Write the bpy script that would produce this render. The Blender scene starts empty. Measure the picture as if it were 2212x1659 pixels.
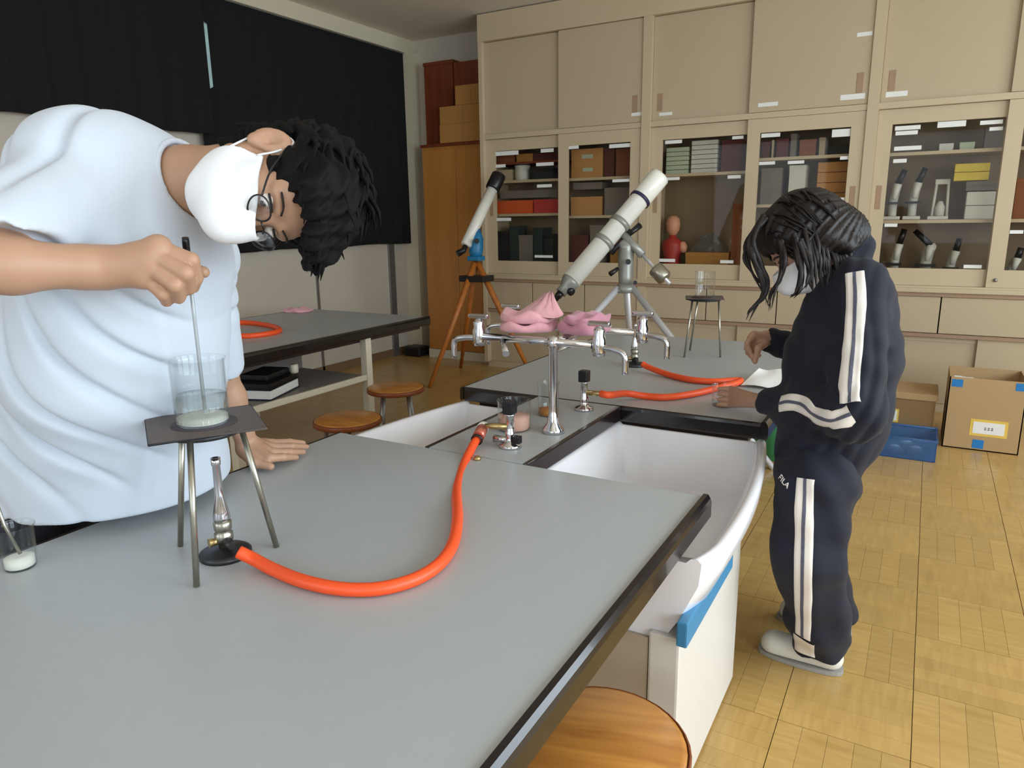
import bpy, bmesh, math, random
import numpy as np
from mathutils import Vector, Matrix
from mathutils.bvhtree import BVHTree

random.seed(7)
SC = bpy.context.scene
COL = SC.collection
PI = math.pi

# ------------------------------------------------------------------ camera
FPX = 1551.15
CAMH = 1.37
RC = np.array([[0.86864, -0.09935, 0.48537], [0.49525, 0.20131, -0.84511], [-0.01375, 0.97448, 0.22407]])
_u, _s, _v = np.linalg.svd(RC)
RC = _u @ _v
cam_d = bpy.data.cameras.new('camera')
cam = bpy.data.objects.new('camera', cam_d)
COL.objects.link(cam)
mw = Matrix([list(r) for r in RC]).to_4x4()
mw.translation = Vector((0, 0, CAMH))
cam.matrix_world = mw
cam_d.sensor_width = 36.0
cam_d.lens = FPX / 2212 * 36.0
cam_d.clip_start = 0.02
SC.camera = cam

# ------------------------------------------------------------------ world, daylight, exposure
SC.view_settings.view_transform = 'Standard'
SC.view_settings.look = 'None'
SC.view_settings.gamma = 1.0
SC.view_settings.use_curve_mapping = False
SC.view_settings.exposure = 0.0
wd = bpy.data.worlds.new('sky')
SC.world = wd
wd.use_nodes = True
bg = wd.node_tree.nodes['Background']
bg.inputs[0].default_value = (0.80, 0.90, 1.0, 1)
bg.inputs[1].default_value = 1.2


def window_light(name, loc, direction, sx, sy, power, col=(0.80, 0.92, 1.0)):
    d = bpy.data.lights.new(name, 'AREA')
    d.shape = 'RECTANGLE'
    d.size = sx
    d.size_y = sy
    d.energy = power
    d.color = col
    o = bpy.data.objects.new(name, d)
    COL.objects.link(o)
    o.location = loc
    o.rotation_euler = Vector(direction).to_track_quat('-Z', 'Y').to_euler()
    return o


# daylight entering through the row of windows in the right-hand wall and the rear wall
RIGHT_WINDOWS = [(-1.75, 0.25), (0.65, 2.65), (3.05, 5.05)]
for i, (a, b) in enumerate(RIGHT_WINDOWS):
    window_light('window_daylight', (2.86, (a + b) / 2, 1.75), (-1, 0, -0.12), 1.9, 1.75, (78, 104, 62)[i])
REAR_WINDOWS = [(-3.6, -1.6), (-0.9, 1.1)]
for i, (a, b) in enumerate(REAR_WINDOWS):
    window_light('window_daylight', ((a + b) / 2, -2.35, 1.75), (0, 1, -0.12), 1.9, 1.75, 27)


# ------------------------------------------------------------------ pixel helpers (2212x1659 frame)
def at(px, py, d):
    """world point seen at pixel (px,py) at distance d along the optical axis"""
    c = np.array([px - 1106.0, -(py - 829.5), -FPX]) * (d / FPX)
    return RC @ c + np.array([0, 0, CAMH])


def on_z(px, py, z):
    r = RC @ np.array([px - 1106.0, -(py - 829.5), -FPX])
    return np.array([0, 0, CAMH]) + r * ((z - CAMH) / r[2])


def on_y(px, py, y):
    r = RC @ np.array([px - 1106.0, -(py - 829.5), -FPX])
    return np.array([0, 0, CAMH]) + r * (y / r[1])


def on_x(px, py, x):
    r = RC @ np.array([px - 1106.0, -(py - 829.5), -FPX])
    return np.array([0, 0, CAMH]) + r * (x / r[0])


def cdir(x, y, z):
    """camera-space direction (right, up, towards the viewer) in world space"""
    v = RC @ np.array([x, y, z], float)
    return v / np.linalg.norm(v)


# ------------------------------------------------------------------ materials
def lin(c):
    out = []
    for v in c:
        v = v / 255.0
        out.append(v / 12.92 if v <= 0.04045 else ((v + 0.055) / 1.055) ** 2.4)
    return tuple(out)


def nd(nt, t, **kw):
    n = nt.nodes.new(t)
    for k, v in kw.items():
        setattr(n, k, v)
    return n


MATS = {}


def pm(name, col, rough=0.5, metal=0.0, var=0.08, scale=12.0, bump=0.0, bscale=80.0, coat=0.0, spec=0.5,
       stretch=(1, 1, 1), rand=0.0, sheen=0.0, sss=0.0, trans=0.0, ior=1.45):
    """procedural principled material: base colour broken up by noise, optional bump"""
    m = bpy.data.materials.new(name)
    m.use_nodes = True
    nt = m.node_tree
    b = nt.nodes['Principled BSDF']
    c = lin(col)
    tc = nd(nt, 'ShaderNodeTexCoord')
    mp = nd(nt, 'ShaderNodeMapping')
    mp.inputs['Scale'].default_value = stretch
    nt.links.new(tc.outputs['Object'], mp.inputs[0])
    nz = nd(nt, 'ShaderNodeTexNoise')
    nz.inputs['Scale'].default_value = scale
    nz.inputs['Detail'].default_value = 4
    nt.links.new(mp.outputs[0], nz.inputs['Vector'])
    mx = nd(nt, 'ShaderNodeMix', data_type='RGBA')
    mx.inputs[6].default_value = (*[v * (1 - var) for v in c], 1)
    mx.inputs[7].default_value = (*[min(1, v * (1 + var)) for v in c], 1)
    nt.links.new(nz.outputs['Fac'], mx.inputs[0])
    out = mx.outputs[2]
    if rand:
        oi = nd(nt, 'ShaderNodeObjectInfo')
        hs = nd(nt, 'ShaderNodeHueSaturation')
        mr = nd(nt, 'ShaderNodeMapRange')
        mr.inputs[3].default_value = 1 - rand
        mr.inputs[4].default_value = 1 + rand
        nt.links.new(oi.outputs['Random'], mr.inputs[0])
        nt.links.new(mr.outputs[0], hs.inputs['Value'])
        nt.links.new(out, hs.inputs['Color'])
        out = hs.outputs[0]
    nt.links.new(out, b.inputs['Base Color'])
    b.inputs['Roughness'].default_value = rough
    b.inputs['Metallic'].default_value = metal
    b.inputs['Specular IOR Level'].default_value = spec
    b.inputs['Coat Weight'].default_value = coat
    b.inputs['Sheen Weight'].default_value = sheen
    if sss:
        b.inputs['Subsurface Weight'].default_value = sss
        b.inputs['Subsurface Radius'].default_value = (0.012, 0.005, 0.003)
        b.inputs['Subsurface Scale'].default_value = 0.6
    if trans:
        b.inputs['Transmission Weight'].default_value = trans
        b.inputs['IOR'].default_value = ior
    if bump:
        n2 = nd(nt, 'ShaderNodeTexNoise')
        n2.inputs['Scale'].default_value = bscale
        n2.inputs['Detail'].default_value = 3
        nt.links.new(mp.outputs[0], n2.inputs['Vector'])
        bp = nd(nt, 'ShaderNodeBump')
        bp.inputs['Strength'].default_value = bump
        bp.inputs['Distance'].default_value = 0.002
        nt.links.new(n2.outputs['Fac'], bp.inputs['Height'])
        nt.links.new(bp.outputs[0], b.inputs['Normal'])
    MATS[name] = m
    return m


def glass(name, tint=(245, 250, 250), gloss=0.25, base=0.025, haze=0.0, hazecol=(220, 220, 215), rough=0.03, nscale=9.0):
    """thin clear glass: transparent body with a fresnel gloss and optional haze"""
    m = bpy.data.materials.new(name)
    m.use_nodes = True
    nt = m.node_tree
    nt.nodes.clear()
    o = nd(nt, 'ShaderNodeOutputMaterial')
    tr = nd(nt, 'ShaderNodeBsdfTransparent')
    tr.inputs[0].default_value = (*lin(tint), 1)
    gl = nd(nt, 'ShaderNodeBsdfGlossy')
    gl.inputs['Roughness'].default_value = rough
    lw = nd(nt, 'ShaderNodeLayerWeight')
    lw.inputs[0].default_value = 0.5
    pw = nd(nt, 'ShaderNodeMath', operation='POWER')
    pw.inputs[1].default_value = 3.0
    nt.links.new(lw.outputs['Facing'], pw.inputs[0])
    ma = nd(nt, 'ShaderNodeMath', operation='MULTIPLY_ADD')
    ma.inputs[1].default_value = gloss * 1.6
    ma.inputs[2].default_value = base
    nt.links.new(pw.outputs[0], ma.inputs[0])
    ms = nd(nt, 'ShaderNodeMixShader')
    nt.links.new(ma.outputs[0], ms.inputs[0])
    src = tr.outputs[0]
    if haze:
        df = nd(nt, 'ShaderNodeBsdfDiffuse')
        df.inputs[0].default_value = (*lin(hazecol), 1)
        tl = nd(nt, 'ShaderNodeBsdfTranslucent')
        tl.inputs[0].default_value = (*lin(hazecol), 1)
        m1 = nd(nt, 'ShaderNodeMixShader')
        m1.inputs[0].default_value = 0.5
        nt.links.new(df.outputs[0], m1.inputs[1])
        nt.links.new(tl.outputs[0], m1.inputs[2])
        nz = nd(nt, 'ShaderNodeTexNoise')
        nz.inputs['Scale'].default_value = nscale
        mm = nd(nt, 'ShaderNodeMath', operation='MULTIPLY')
        mm.inputs[1].default_value = haze * 2
        nt.links.new(nz.outputs['Fac'], mm.inputs[0])
        m2 = nd(nt, 'ShaderNodeMixShader')
        nt.links.new(mm.outputs[0], m2.inputs[0])
        nt.links.new(tr.outputs[0], m2.inputs[1])
        nt.links.new(m1.outputs[0], m2.inputs[2])
        src = m2.outputs[0]
    nt.links.new(src, ms.inputs[1])
    nt.links.new(gl.outputs[0], ms.inputs[2])
    nt.links.new(ms.outputs[0], o.inputs[0])
    MATS[name] = m
    return m


def woodmat(name, c1, c2, rough=0.4, scale=3.0, stretch=(1, 1, 1), coat=0.0, rand=0.0, wave=0.0, strip=False):
    """wood: stretched noise grain between two browns"""
    m = bpy.data.materials.new(name)
    m.use_nodes = True
    nt = m.node_tree
    b = nt.nodes['Principled BSDF']
    tc = nd(nt, 'ShaderNodeTexCoord')
    mp = nd(nt, 'ShaderNodeMapping')
    mp.inputs['Scale'].default_value = stretch
    nt.links.new(tc.outputs['Object'], mp.inputs[0])
    nz = nd(nt, 'ShaderNodeTexNoise')
    nz.inputs['Scale'].default_value = scale
    nz.inputs['Detail'].default_value = 6
    nz.inputs['Distortion'].default_value = 0.6
    nt.links.new(mp.outputs[0], nz.inputs['Vector'])
    rp = nd(nt, 'ShaderNodeValToRGB')
    rp.color_ramp.elements[0].color = (*lin(c1), 1)
    rp.color_ramp.elements[1].color = (*lin(c2), 1)
    rp.color_ramp.elements[0].position = 0.3
    rp.color_ramp.elements[1].position = 0.7
    nt.links.new(nz.outputs['Fac'], rp.inputs[0])
    out = rp.outputs[0]
    if rand or strip:
        hs = nd(nt, 'ShaderNodeHueSaturation')
        oi = nd(nt, 'ShaderNodeObjectInfo')
        mr = nd(nt, 'ShaderNodeMapRange')
        mr.inputs[3].default_value = 1 - rand
        mr.inputs[4].default_value = 1 + rand
        src = oi.outputs['Random']
        if strip:
            at_ = nd(nt, 'ShaderNodeAttribute')
            at_.attribute_name = 'strip'
            ad = nd(nt, 'ShaderNodeMath', operation='ADD')
            mu = nd(nt, 'ShaderNodeMath', operation='MULTIPLY')
            mu.inputs[1].default_value = 7.31
            nt.links.new(oi.outputs['Random'], mu.inputs[0])
            nt.links.new(mu.outputs[0], ad.inputs[0])
            nt.links.new(at_.outputs['Fac'], ad.inputs[1])
            fr = nd(nt, 'ShaderNodeMath', operation='FRACT')
            nt.links.new(ad.outputs[0], fr.inputs[0])
            src = fr.outputs[0]
        nt.links.new(src, mr.inputs[0])
        nt.links.new(mr.outputs[0], hs.inputs['Value'])
        nt.links.new(out, hs.inputs['Color'])
        out = hs.outputs[0]
    nt.links.new(out, b.inputs['Base Color'])
    b.inputs['Roughness'].default_value = rough
    b.inputs['Coat Weight'].default_value = coat
    b.inputs['Coat Roughness'].default_value = 0.25
    MATS[name] = m
    return m


# ------------------------------------------------------------------ mesh building
def vec(p):
    return np.array(p, float)


class MB:
    """collects shapes; build() links them as ONE mesh object"""

    def __init__(self):
        self.v = []
        self.f = []
        self.sm = []

    def add(self, vs, fs, smooth=False):
        o = len(self.v)
        self.v += [tuple(map(float, p)) for p in vs]
        self.f += [tuple(i + o for i in q) for q in fs]
        self.sm += [smooth] * len(fs)
        return self

    def box(self, lo, hi, bev=0.0, rz=0.0, rot=None, org=None):
        lo = vec(lo)
        hi = vec(hi)
        lo, hi = np.minimum(lo, hi), np.maximum(lo, hi)
        if bev <= 0:
            vs = [(x, y, z) for z in (lo[2], hi[2]) for y in (lo[1], hi[1]) for x in (lo[0], hi[0])]
            fs = [(0, 2, 3, 1), (4, 5, 7, 6), (0, 1, 5, 4), (2, 6, 7, 3), (0, 4, 6, 2), (1, 3, 7, 5)]
        else:
            bev = min(bev, 0.45 * float(min(hi - lo)))
            bm = bmesh.new()
            bmesh.ops.create_cube(bm, size=1)
            c = (lo + hi) / 2
            s = hi - lo
            for w in bm.verts:
                w.co = Vector((w.co.x * s[0] + c[0], w.co.y * s[1] + c[1], w.co.z * s[2] + c[2]))
            bmesh.ops.bevel(bm, geom=list(bm.edges), offset=bev, segments=2, profile=0.6, affect='EDGES')
            bm.verts.index_update()
            vs = [tuple(w.co) for w in bm.verts]
            fs = [tuple(w.index for w in q.verts) for q in bm.faces]
            bm.free()
        if rot is not None or rz:
            org = (lo + hi) / 2 if org is None else vec(org)
            R_ = np.array(Matrix.Rotation(rz, 3, 'Z')) if rot is None else np.array(rot)
            vs = [R_ @ (vec(p) - org) + org for p in vs]
        return self.add(vs, fs)

    def tube(self, pts, r, n=10, caps=True, closed=False):
        """tube through points; r is a number or one per point"""
        P = [vec(p) for p in pts]
        m = len(P)
        rr = r if hasattr(r, '__len__') else [r] * m
        T = []
        for i in range(m):
            a = P[(i - 1) % m] if (closed or i > 0) else P[i]
            b = P[(i + 1) % m] if (closed or i < m - 1) else P[i]
            t = b - a
            T.append(t / (np.linalg.norm(t) + 1e-12))
        up = vec((0, 0, 1)) if abs(T[0][2]) < 0.9 else vec((1, 0, 0))
        nrm = np.cross(T[0], up)
        nrm /= np.linalg.norm(nrm)
        vs = []
        for i in range(m):
            nrm = nrm - T[i] * (nrm @ T[i])
            nrm /= np.linalg.norm(nrm) + 1e-12
            bn = np.cross(T[i], nrm)
            for k in range(n):
                a = 2 * PI * k / n
                vs.append(P[i] + (nrm * math.cos(a) + bn * math.sin(a)) * rr[i])
        fs = []
        for i in range(m if closed else m - 1):
            j = (i + 1) % m
            for k in range(n):
                fs.append((i * n + k, i * n + (k + 1) % n, j * n + (k + 1) % n, j * n + k))
        self.add(vs, fs, True)
        if caps and not closed:
            o = len(self.v) - len(vs)
            self.f += [tuple(o + k for k in reversed(range(n))), tuple(o + (m - 1) * n + k for k in range(n))]
            self.sm += [False, False]
        return self

    def lathe(self, prof, org=(0, 0, 0), n=24, axis=(0, 0, 1), smooth=True, closed=False):
        """revolve (r,h) profile about axis through org"""
        a = vec(axis)
        a /= np.linalg.norm(a)
        u = np.cross(a, (0, 0, 1)) if abs(a[2]) < 0.9 else np.cross(a, (0, 1, 0))
        u /= np.linalg.norm(u)
        w = np.cross(a, u)
        vs = []
        for (r, h) in prof:
            for k in range(n):
                t = 2 * PI * k / n
                vs.append(vec(org) + a * h + (u * math.cos(t) + w * math.sin(t)) * r)
        fs = []
        m = len(prof)
        for i in range(m if closed else m - 1):
            j = (i + 1) % m
            for k in range(n):
                fs.append((i * n + k, i * n + (k + 1) % n, j * n + (k + 1) % n, j * n + k))
        if not closed:
            if prof[0][0] > 1e-6:
                fs.append(tuple(reversed(range(n))))
            if prof[-1][0] > 1e-6:
                fs.append(tuple((m - 1) * n + k for k in range(n)))
        return self.add(vs, fs, smooth)

    def prism(self, poly, z0, z1, frame=None):
        """extrude polygon (x,y) from z0 to z1; frame maps local to world"""
        n = len(poly)
        vs = [(x, y, z0) for x, y in poly] + [(x, y, z1) for x, y in poly]
        fs = [tuple(reversed(range(n))), tuple(range(n, 2 * n))]
        fs += [(i, (i + 1) % n, n + (i + 1) % n, n + i) for i in range(n)]
        if frame is not None:
            vs = [frame(vec(p)) for p in vs]
        return self.add(vs, fs)

    def mesh(self, name, mat):
        me = bpy.data.meshes.new(name)
        me.from_pydata(self.v, [], self.f)
        me.polygons.foreach_set('use_smooth', self.sm)
        if mat is not None:
            me.materials.append(MATS[mat] if isinstance(mat, str) else mat)
        me.update()
        bm = bmesh.new()
        bm.from_mesh(me)
        bmesh.ops.recalc_face_normals(bm, faces=bm.faces)
        bm.to_mesh(me)
        bm.free()
        return me

    def build(self, name, mat, parent=None, loc=None):
        o = bpy.data.objects.new(name, self.mesh(name, mat))
        COL.objects.link(o)
        if loc is not None:
            o.location = loc
        if parent is not None:
            attach(o, parent)
        return o


def world_of(o):
    m = Matrix.Translation(o.location) @ o.rotation_euler.to_matrix().to_4x4()
    if o.parent is not None:
        m = world_of(o.parent) @ o.matrix_parent_inverse @ m
    return m


def attach(o, parent):
    """parent a mesh built in world coordinates without moving it (parents are unrotated)"""
    o.parent = parent
    o.matrix_parent_inverse = world_of(parent).inverted()


def tag(o, label=None, cat=None, group=None, kind=None):
    if label:
        o['label'] = label
    if cat:
        o['category'] = cat
    if group:
        o['group'] = group
    if kind:
        o['kind'] = kind
    return o


def thing(name, label, cat, loc=(0, 0, 0), group=None):
    o = bpy.data.objects.new(name, None)
    o.empty_display_size = 0.05
    COL.objects.link(o)
    o.location = loc
    return tag(o, label, cat, group)


def struct(o):
    o['kind'] = 'structure'
    return o


def spline(pts, n=10):
    """Catmull-Rom through points"""
    P = [vec(p) for p in pts]
    P = [2 * P[0] - P[1]] + P + [2 * P[-1] - P[-2]]
    out = []
    for i in range(1, len(P) - 2):
        for k in range(n):
            t = k / n
            a, b, c, d = P[i - 1], P[i], P[i + 1], P[i + 2]
            out.append(0.5 * ((2 * b) + (c - a) * t + (2 * a - 5 * b + 4 * c - d) * t * t + (3 * b - a - 3 * c + d) * t ** 3))
    out.append(P[-2])
    return out
# ------------------------------------------------------------------ palette
pm('wall_paint', (194, 184, 170), 0.75, var=0.03, scale=3, bump=0.1)
pm('ceiling_paint', (222, 214, 200), 0.85, var=0.03, scale=5, bump=0.15)
pm('beam_paint', (205, 196, 172), 0.7, var=0.03)
pm('dark_cloth', (7, 8, 12), 0.95, var=0.2, scale=30, bump=0.1, bscale=300)
pm('maroon_cloth', (10, 8, 14), 0.95, var=0.2, scale=30, bump=0.1, bscale=300)
pm('cream', (186, 167, 138), 0.45, var=0.03, scale=4)
pm('cream_frame', (194, 175, 145), 0.42, var=0.03, scale=4)
pm('cabinet_inside', (128, 108, 84), 0.6, var=0.05)
pm('metal_grey', (150, 150, 148), 0.35, 0.8, var=0.05)
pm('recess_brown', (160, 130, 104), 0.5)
pm('white_label', (232, 232, 228), 0.6, var=0.04, scale=60)
pm('skirting', (120, 95, 70), 0.5)
pm('chrome', (214, 214, 218), 0.12, 1.0, var=0.02)
pm('floor_base', (92, 62, 28), 0.6)
woodmat('parquet', (174, 138, 78), (192, 156, 94), rough=0.30, scale=5, stretch=(1, 9, 1), rand=0.07, strip=True, coat=0.25)
woodmat('tan_wood', (176, 116, 52), (190, 128, 60), rough=0.4, scale=2.5, stretch=(6, 6, 0.5), coat=0.1)
woodmat('red_wood', (104, 46, 22), (128, 60, 28), rough=0.45, scale=3, stretch=(6, 6, 0.6))
glass('pane_glass', (246, 245, 242), 0.06, base=0.007, rough=0.02)
glass('frosted', (200, 215, 210), 0.2, haze=0.35, rough=0.3)

X0, X1, Y0, Y1, ZC = -4.7, 2.9, -2.4, 6.15, 3.08

# ------------------------------------------------------------------ floor of parquet tiles
fl = struct(MB().box((X0 - 0.2, Y0 - 0.2, -0.12), (X1 + 0.2, Y1 + 0.2, -0.006)).build('floor', 'floor_base'))
TS = 0.325


def tile_mesh(k):
    """five strips side by side, tiny grooves between"""
    b = MB()
    g = 0.0007
    w = (TS - 0.0018) / 5
    for i in range(5):
        x0 = -TS / 2 + 0.0009 + i * w + g / 2
        b.box((x0, -TS / 2 + 0.0009, -0.008), (x0 + w - g, TS / 2 - 0.0009, 0.0))
    me = b.mesh('parquet_tile', 'parquet')
    a = me.attributes.new('strip', 'FLOAT', 'FACE')
    rr = random.Random(k)
    s = [rr.random() for _ in range(5)]
    a.data.foreach_set('value', [s[i // 6] for i in range(30)])
    return me


TILES = [tile_mesh(k) for k in range(5)]


def tile_at(ix, iy):
    o = bpy.data.objects.new('parquet_tile', random.choice(TILES))
    COL.objects.link(o)
    o.location = (0.09 + TS * (ix + 0.5), 1.87 + TS * (iy + 0.5), 0)
    if (ix + iy) % 2:
        o.rotation_euler = (0, 0, PI / 2)
    o.parent = fl
    return o


rest = MB()
n_t = 0
for ix in range(-15, 9):
    for iy in range(-14, 13):
        cx, cy = 0.09 + TS * (ix + 0.5), 1.87 + TS * (iy + 0.5)
        if not (X0 < cx < X1 and Y0 < cy < Y1):
            continue
        seen = (cx > -0.55 and cy > 1.0 and cx < cy * 0.25 + 0.3 and cy < 5.8) or \
               (-2.95 < cx < -1.45 and 1.9 < cy < 5.8) or (-4.7 < cx <= -2.95 and 2.9 < cy < 6.15) or \
               (cx > -1.5 and 3.7 < cy < 5.8 and cx < 1.2)
        if seen and n_t < 298:
            tile_at(ix, iy)
            n_t += 1
        else:
            w = (TS - 0.0018) / 5
            for i in range(5):
                a0 = -TS / 2 + 0.0009 + i * w
                if (ix + iy) % 2:
                    rest.box((cx - TS / 2 + 0.0009, cy + a0, -0.008), (cx + TS / 2 - 0.0009, cy + a0 + w - 0.0012, 0))
                else:
                    rest.box((cx + a0, cy - TS / 2 + 0.0009, -0.008), (cx + a0 + w - 0.0012, cy + TS / 2 - 0.0009, 0))
ro = rest.build('parquet_tiles', 'parquet', fl)
ro['kind'] = 'stuff'

# ------------------------------------------------------------------ ceiling, walls
struct(MB().box((X0 - 0.2, Y0 - 0.2, ZC), (X1 + 0.2, Y1 + 0.2, ZC + 0.15)).build('ceiling', 'ceiling_paint'))
struct(MB().box((X0 - 0.2, Y1, 0), (X1 + 0.2, Y1 + 0.15, ZC)).build('wall_back', 'wall_paint'))
# left wall with the opening of the curtained window
WY0, WY1, WZ0, WZ1 = 0.9, 5.75, 2.06, 2.86
b = MB()
b.box((X0 - 0.18, Y0, 0), (X0, Y1, WZ0))
b.box((X0 - 0.18, Y0, WZ1), (X0, Y1, ZC))
b.box((X0 - 0.18, Y0, WZ0), (X0, WY0, WZ1))
b.box((X0 - 0.18, WY1, WZ0), (X0, Y1, WZ1))
struct(b.build('wall_left', 'wall_paint'))
# bulkhead (pelmet) running above the curtains
struct(MB().box((X0, Y0, 2.955), (X0 + 0.10, Y1, ZC)).build('trim_1', 'beam_paint'))
# shallow column on the left wall beside the tall wooden cupboard, plus joints in the wall panelling
struct(MB().box((X0, 6.02, 0), (X0 + 0.16, 6.15, 2.955)).build('trim_2', 'beam_paint'))
b = MB()
b.box((X0, 4.71, 0.0), (X0 + 0.012, 4.735, 1.2))
struct(b.build('trim_3', 'metal_grey'))
struct(MB().box((X0, 5.72, 0.0), (X0 + 0.025, 5.80, 1.2)).build('trim_4', 'metal_grey'))
struct(MB().box((X0, Y0, 0), (X0 + 0.012, 6.0, 0.08)).build('baseboard_left', 'skirting'))

win = struct(bpy.data.objects.new('window_1', None))
COL.objects.link(win)
win.location = (X0 - 0.1, 3.3, 2.06)
b = MB()
for yy in (WY0, 2.1, 3.3, 4.5, WY1 - 0.05):
    b.box((X0 - 0.12, yy, WZ0), (X0 - 0.07, yy + 0.05, WZ1))
for zz in (WZ0, WZ1 - 0.05):
    b.box((X0 - 0.12, WY0, zz), (X0 - 0.07, WY1, zz + 0.05))
b.build('window_frame', 'metal_grey', win)
for i, yy in enumerate((WY0, 2.1, 3.3, 4.5)):
    for z_a, z_b in ((WZ0 + 0.05, WZ1 - 0.05),):
        MB().box((X0 - 0.10, yy + 0.05, z_a), (X0 - 0.092, (2.1, 3.3, 4.5, WY1 - 0.05)[i], z_b)).build('pane', 'frosted', win)


def wall_openings(name, axis, pos, th, lo, hi, spans, z0, z1):
    b = MB()

    def bx(a, c, za, zb):
        if axis == 'x':
            b.box((pos, a, za), (pos + th, c, zb))
        else:
            b.box((a, pos, za), (c, pos + th, zb))
    bx(lo, hi, 0, z0)
    bx(lo, hi, z1, ZC)
    e = lo
    for s in spans:
        bx(e, s[0], z0, z1)
        e = s[1]
    bx(e, hi, z0, z1)
    return struct(b.build(name, 'wall_paint'))


wall_openings('wall_right', 'x', X1, 0.18, Y0, Y1, RIGHT_WINDOWS, 0.85, 2.65)
wall_openings('wall_rear', 'y', Y0 - 0.18, 0.18, X0, X1, REAR_WINDOWS, 0.85, 2.65)
wn = 2
for axis, spans in (('x', RIGHT_WINDOWS), ('y', REAR_WINDOWS)):
    for (a, c) in spans:
        b = MB()
        m_ = (a + c) / 2
        for s in (a, m_ - 0.025, c - 0.05):
            if axis == 'x':
                b.box((X1 + 0.06, s, 0.85), (X1 + 0.11, s + 0.05, 2.65))
            else:
                b.box((s, Y0 - 0.11, 0.85), (s + 0.05, Y0 - 0.06, 2.65))
        for z in (0.85, 1.75, 2.60):
            if axis == 'x':
                b.box((X1 + 0.06, a, z), (X1 + 0.11, c, z + 0.05))
            else:
                b.box((a, Y0 - 0.11, z), (c, Y0 - 0.06, z + 0.05))
        struct(b.build('window_%d' % wn, 'metal_grey'))
        wn += 1


# ------------------------------------------------------------------ blackout curtains
def curtain(y0f, y1f, z0, z1, x, mat, seed, amp=0.022, waves=26):
    rr = random.Random(seed)
    ph = [rr.uniform(0, 6) for _ in range(4)]
    ny, nz = 220, 26
    vs, fs = [], []
    for j in range(nz + 1):
        z = z0 + (z1 - z0) * j / nz
        a, c = y0f(z), y1f(z)
        for i in range(ny + 1):
            t = i / ny
            s = math.sin(t * waves * PI + ph[0]) + 0.5 * math.sin(t * waves * 1.73 * PI + ph[1]) + 0.3 * math.sin(t * 9 + ph[2] + z)
            k = 0.55 + 0.45 * (1 - j / nz)
            vs.append((x + amp * s * k * 0.6, a + (c - a) * t, z + (0.006 * math.sin(t * 14 + ph[3]) if j == 0 else 0)))
    for j in range(nz):
        for i in range(ny):
            p = j * (ny + 1) + i
            fs.append((p, p + 1, p + ny + 2, p + ny + 1))
    return MB().add(vs, fs, True)


def gap(z):
    if 2.30 < z < 2.80:
        return 3.77
    return 3.64


c1 = thing('blackout_curtain', 'long black blackout curtain hanging on the left wall beside the wooden cupboard', 'curtain', (X0 + 0.06, 4.9, 1.14))
o = curtain(gap, lambda z: 6.03, 1.145, 2.965, X0 + 0.06, 'dark_cloth', 3).build('curtain_cloth', 'dark_cloth', c1)
sd = o.modifiers.new('thickness', 'SOLIDIFY')
sd.thickness = 0.003
MB().box((X0 + 0.04, 3.6, 2.945), (X0 + 0.085, 6.03, 2.962)).build('curtain_rail', 'metal_grey', c1)
c2 = thing('blackout_curtain', 'short raised dark maroon blackout curtain above the boy in the white shirt', 'curtain', (X0 + 0.1, 2.2, 2.0))
o = curtain(lambda z: 0.6, lambda z: 3.715, 1.995, 2.965, X0 + 0.10, 'maroon_cloth', 5, amp=0.018, waves=34).build('curtain_cloth', 'maroon_cloth', c2)
sd = o.modifiers.new('thickness', 'SOLIDIFY')
sd.thickness = 0.003
MB().box((X0 + 0.085, 0.6, 2.945), (X0 + 0.125, 3.72, 2.962)).build('curtain_rail', 'metal_grey', c2)

# ------------------------------------------------------------------ built-in cabinets along the back wall
CF = 5.68            # front plane of the doors
POSTS = [-3.55, -2.02, -0.42, 1.16, 2.74]


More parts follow.
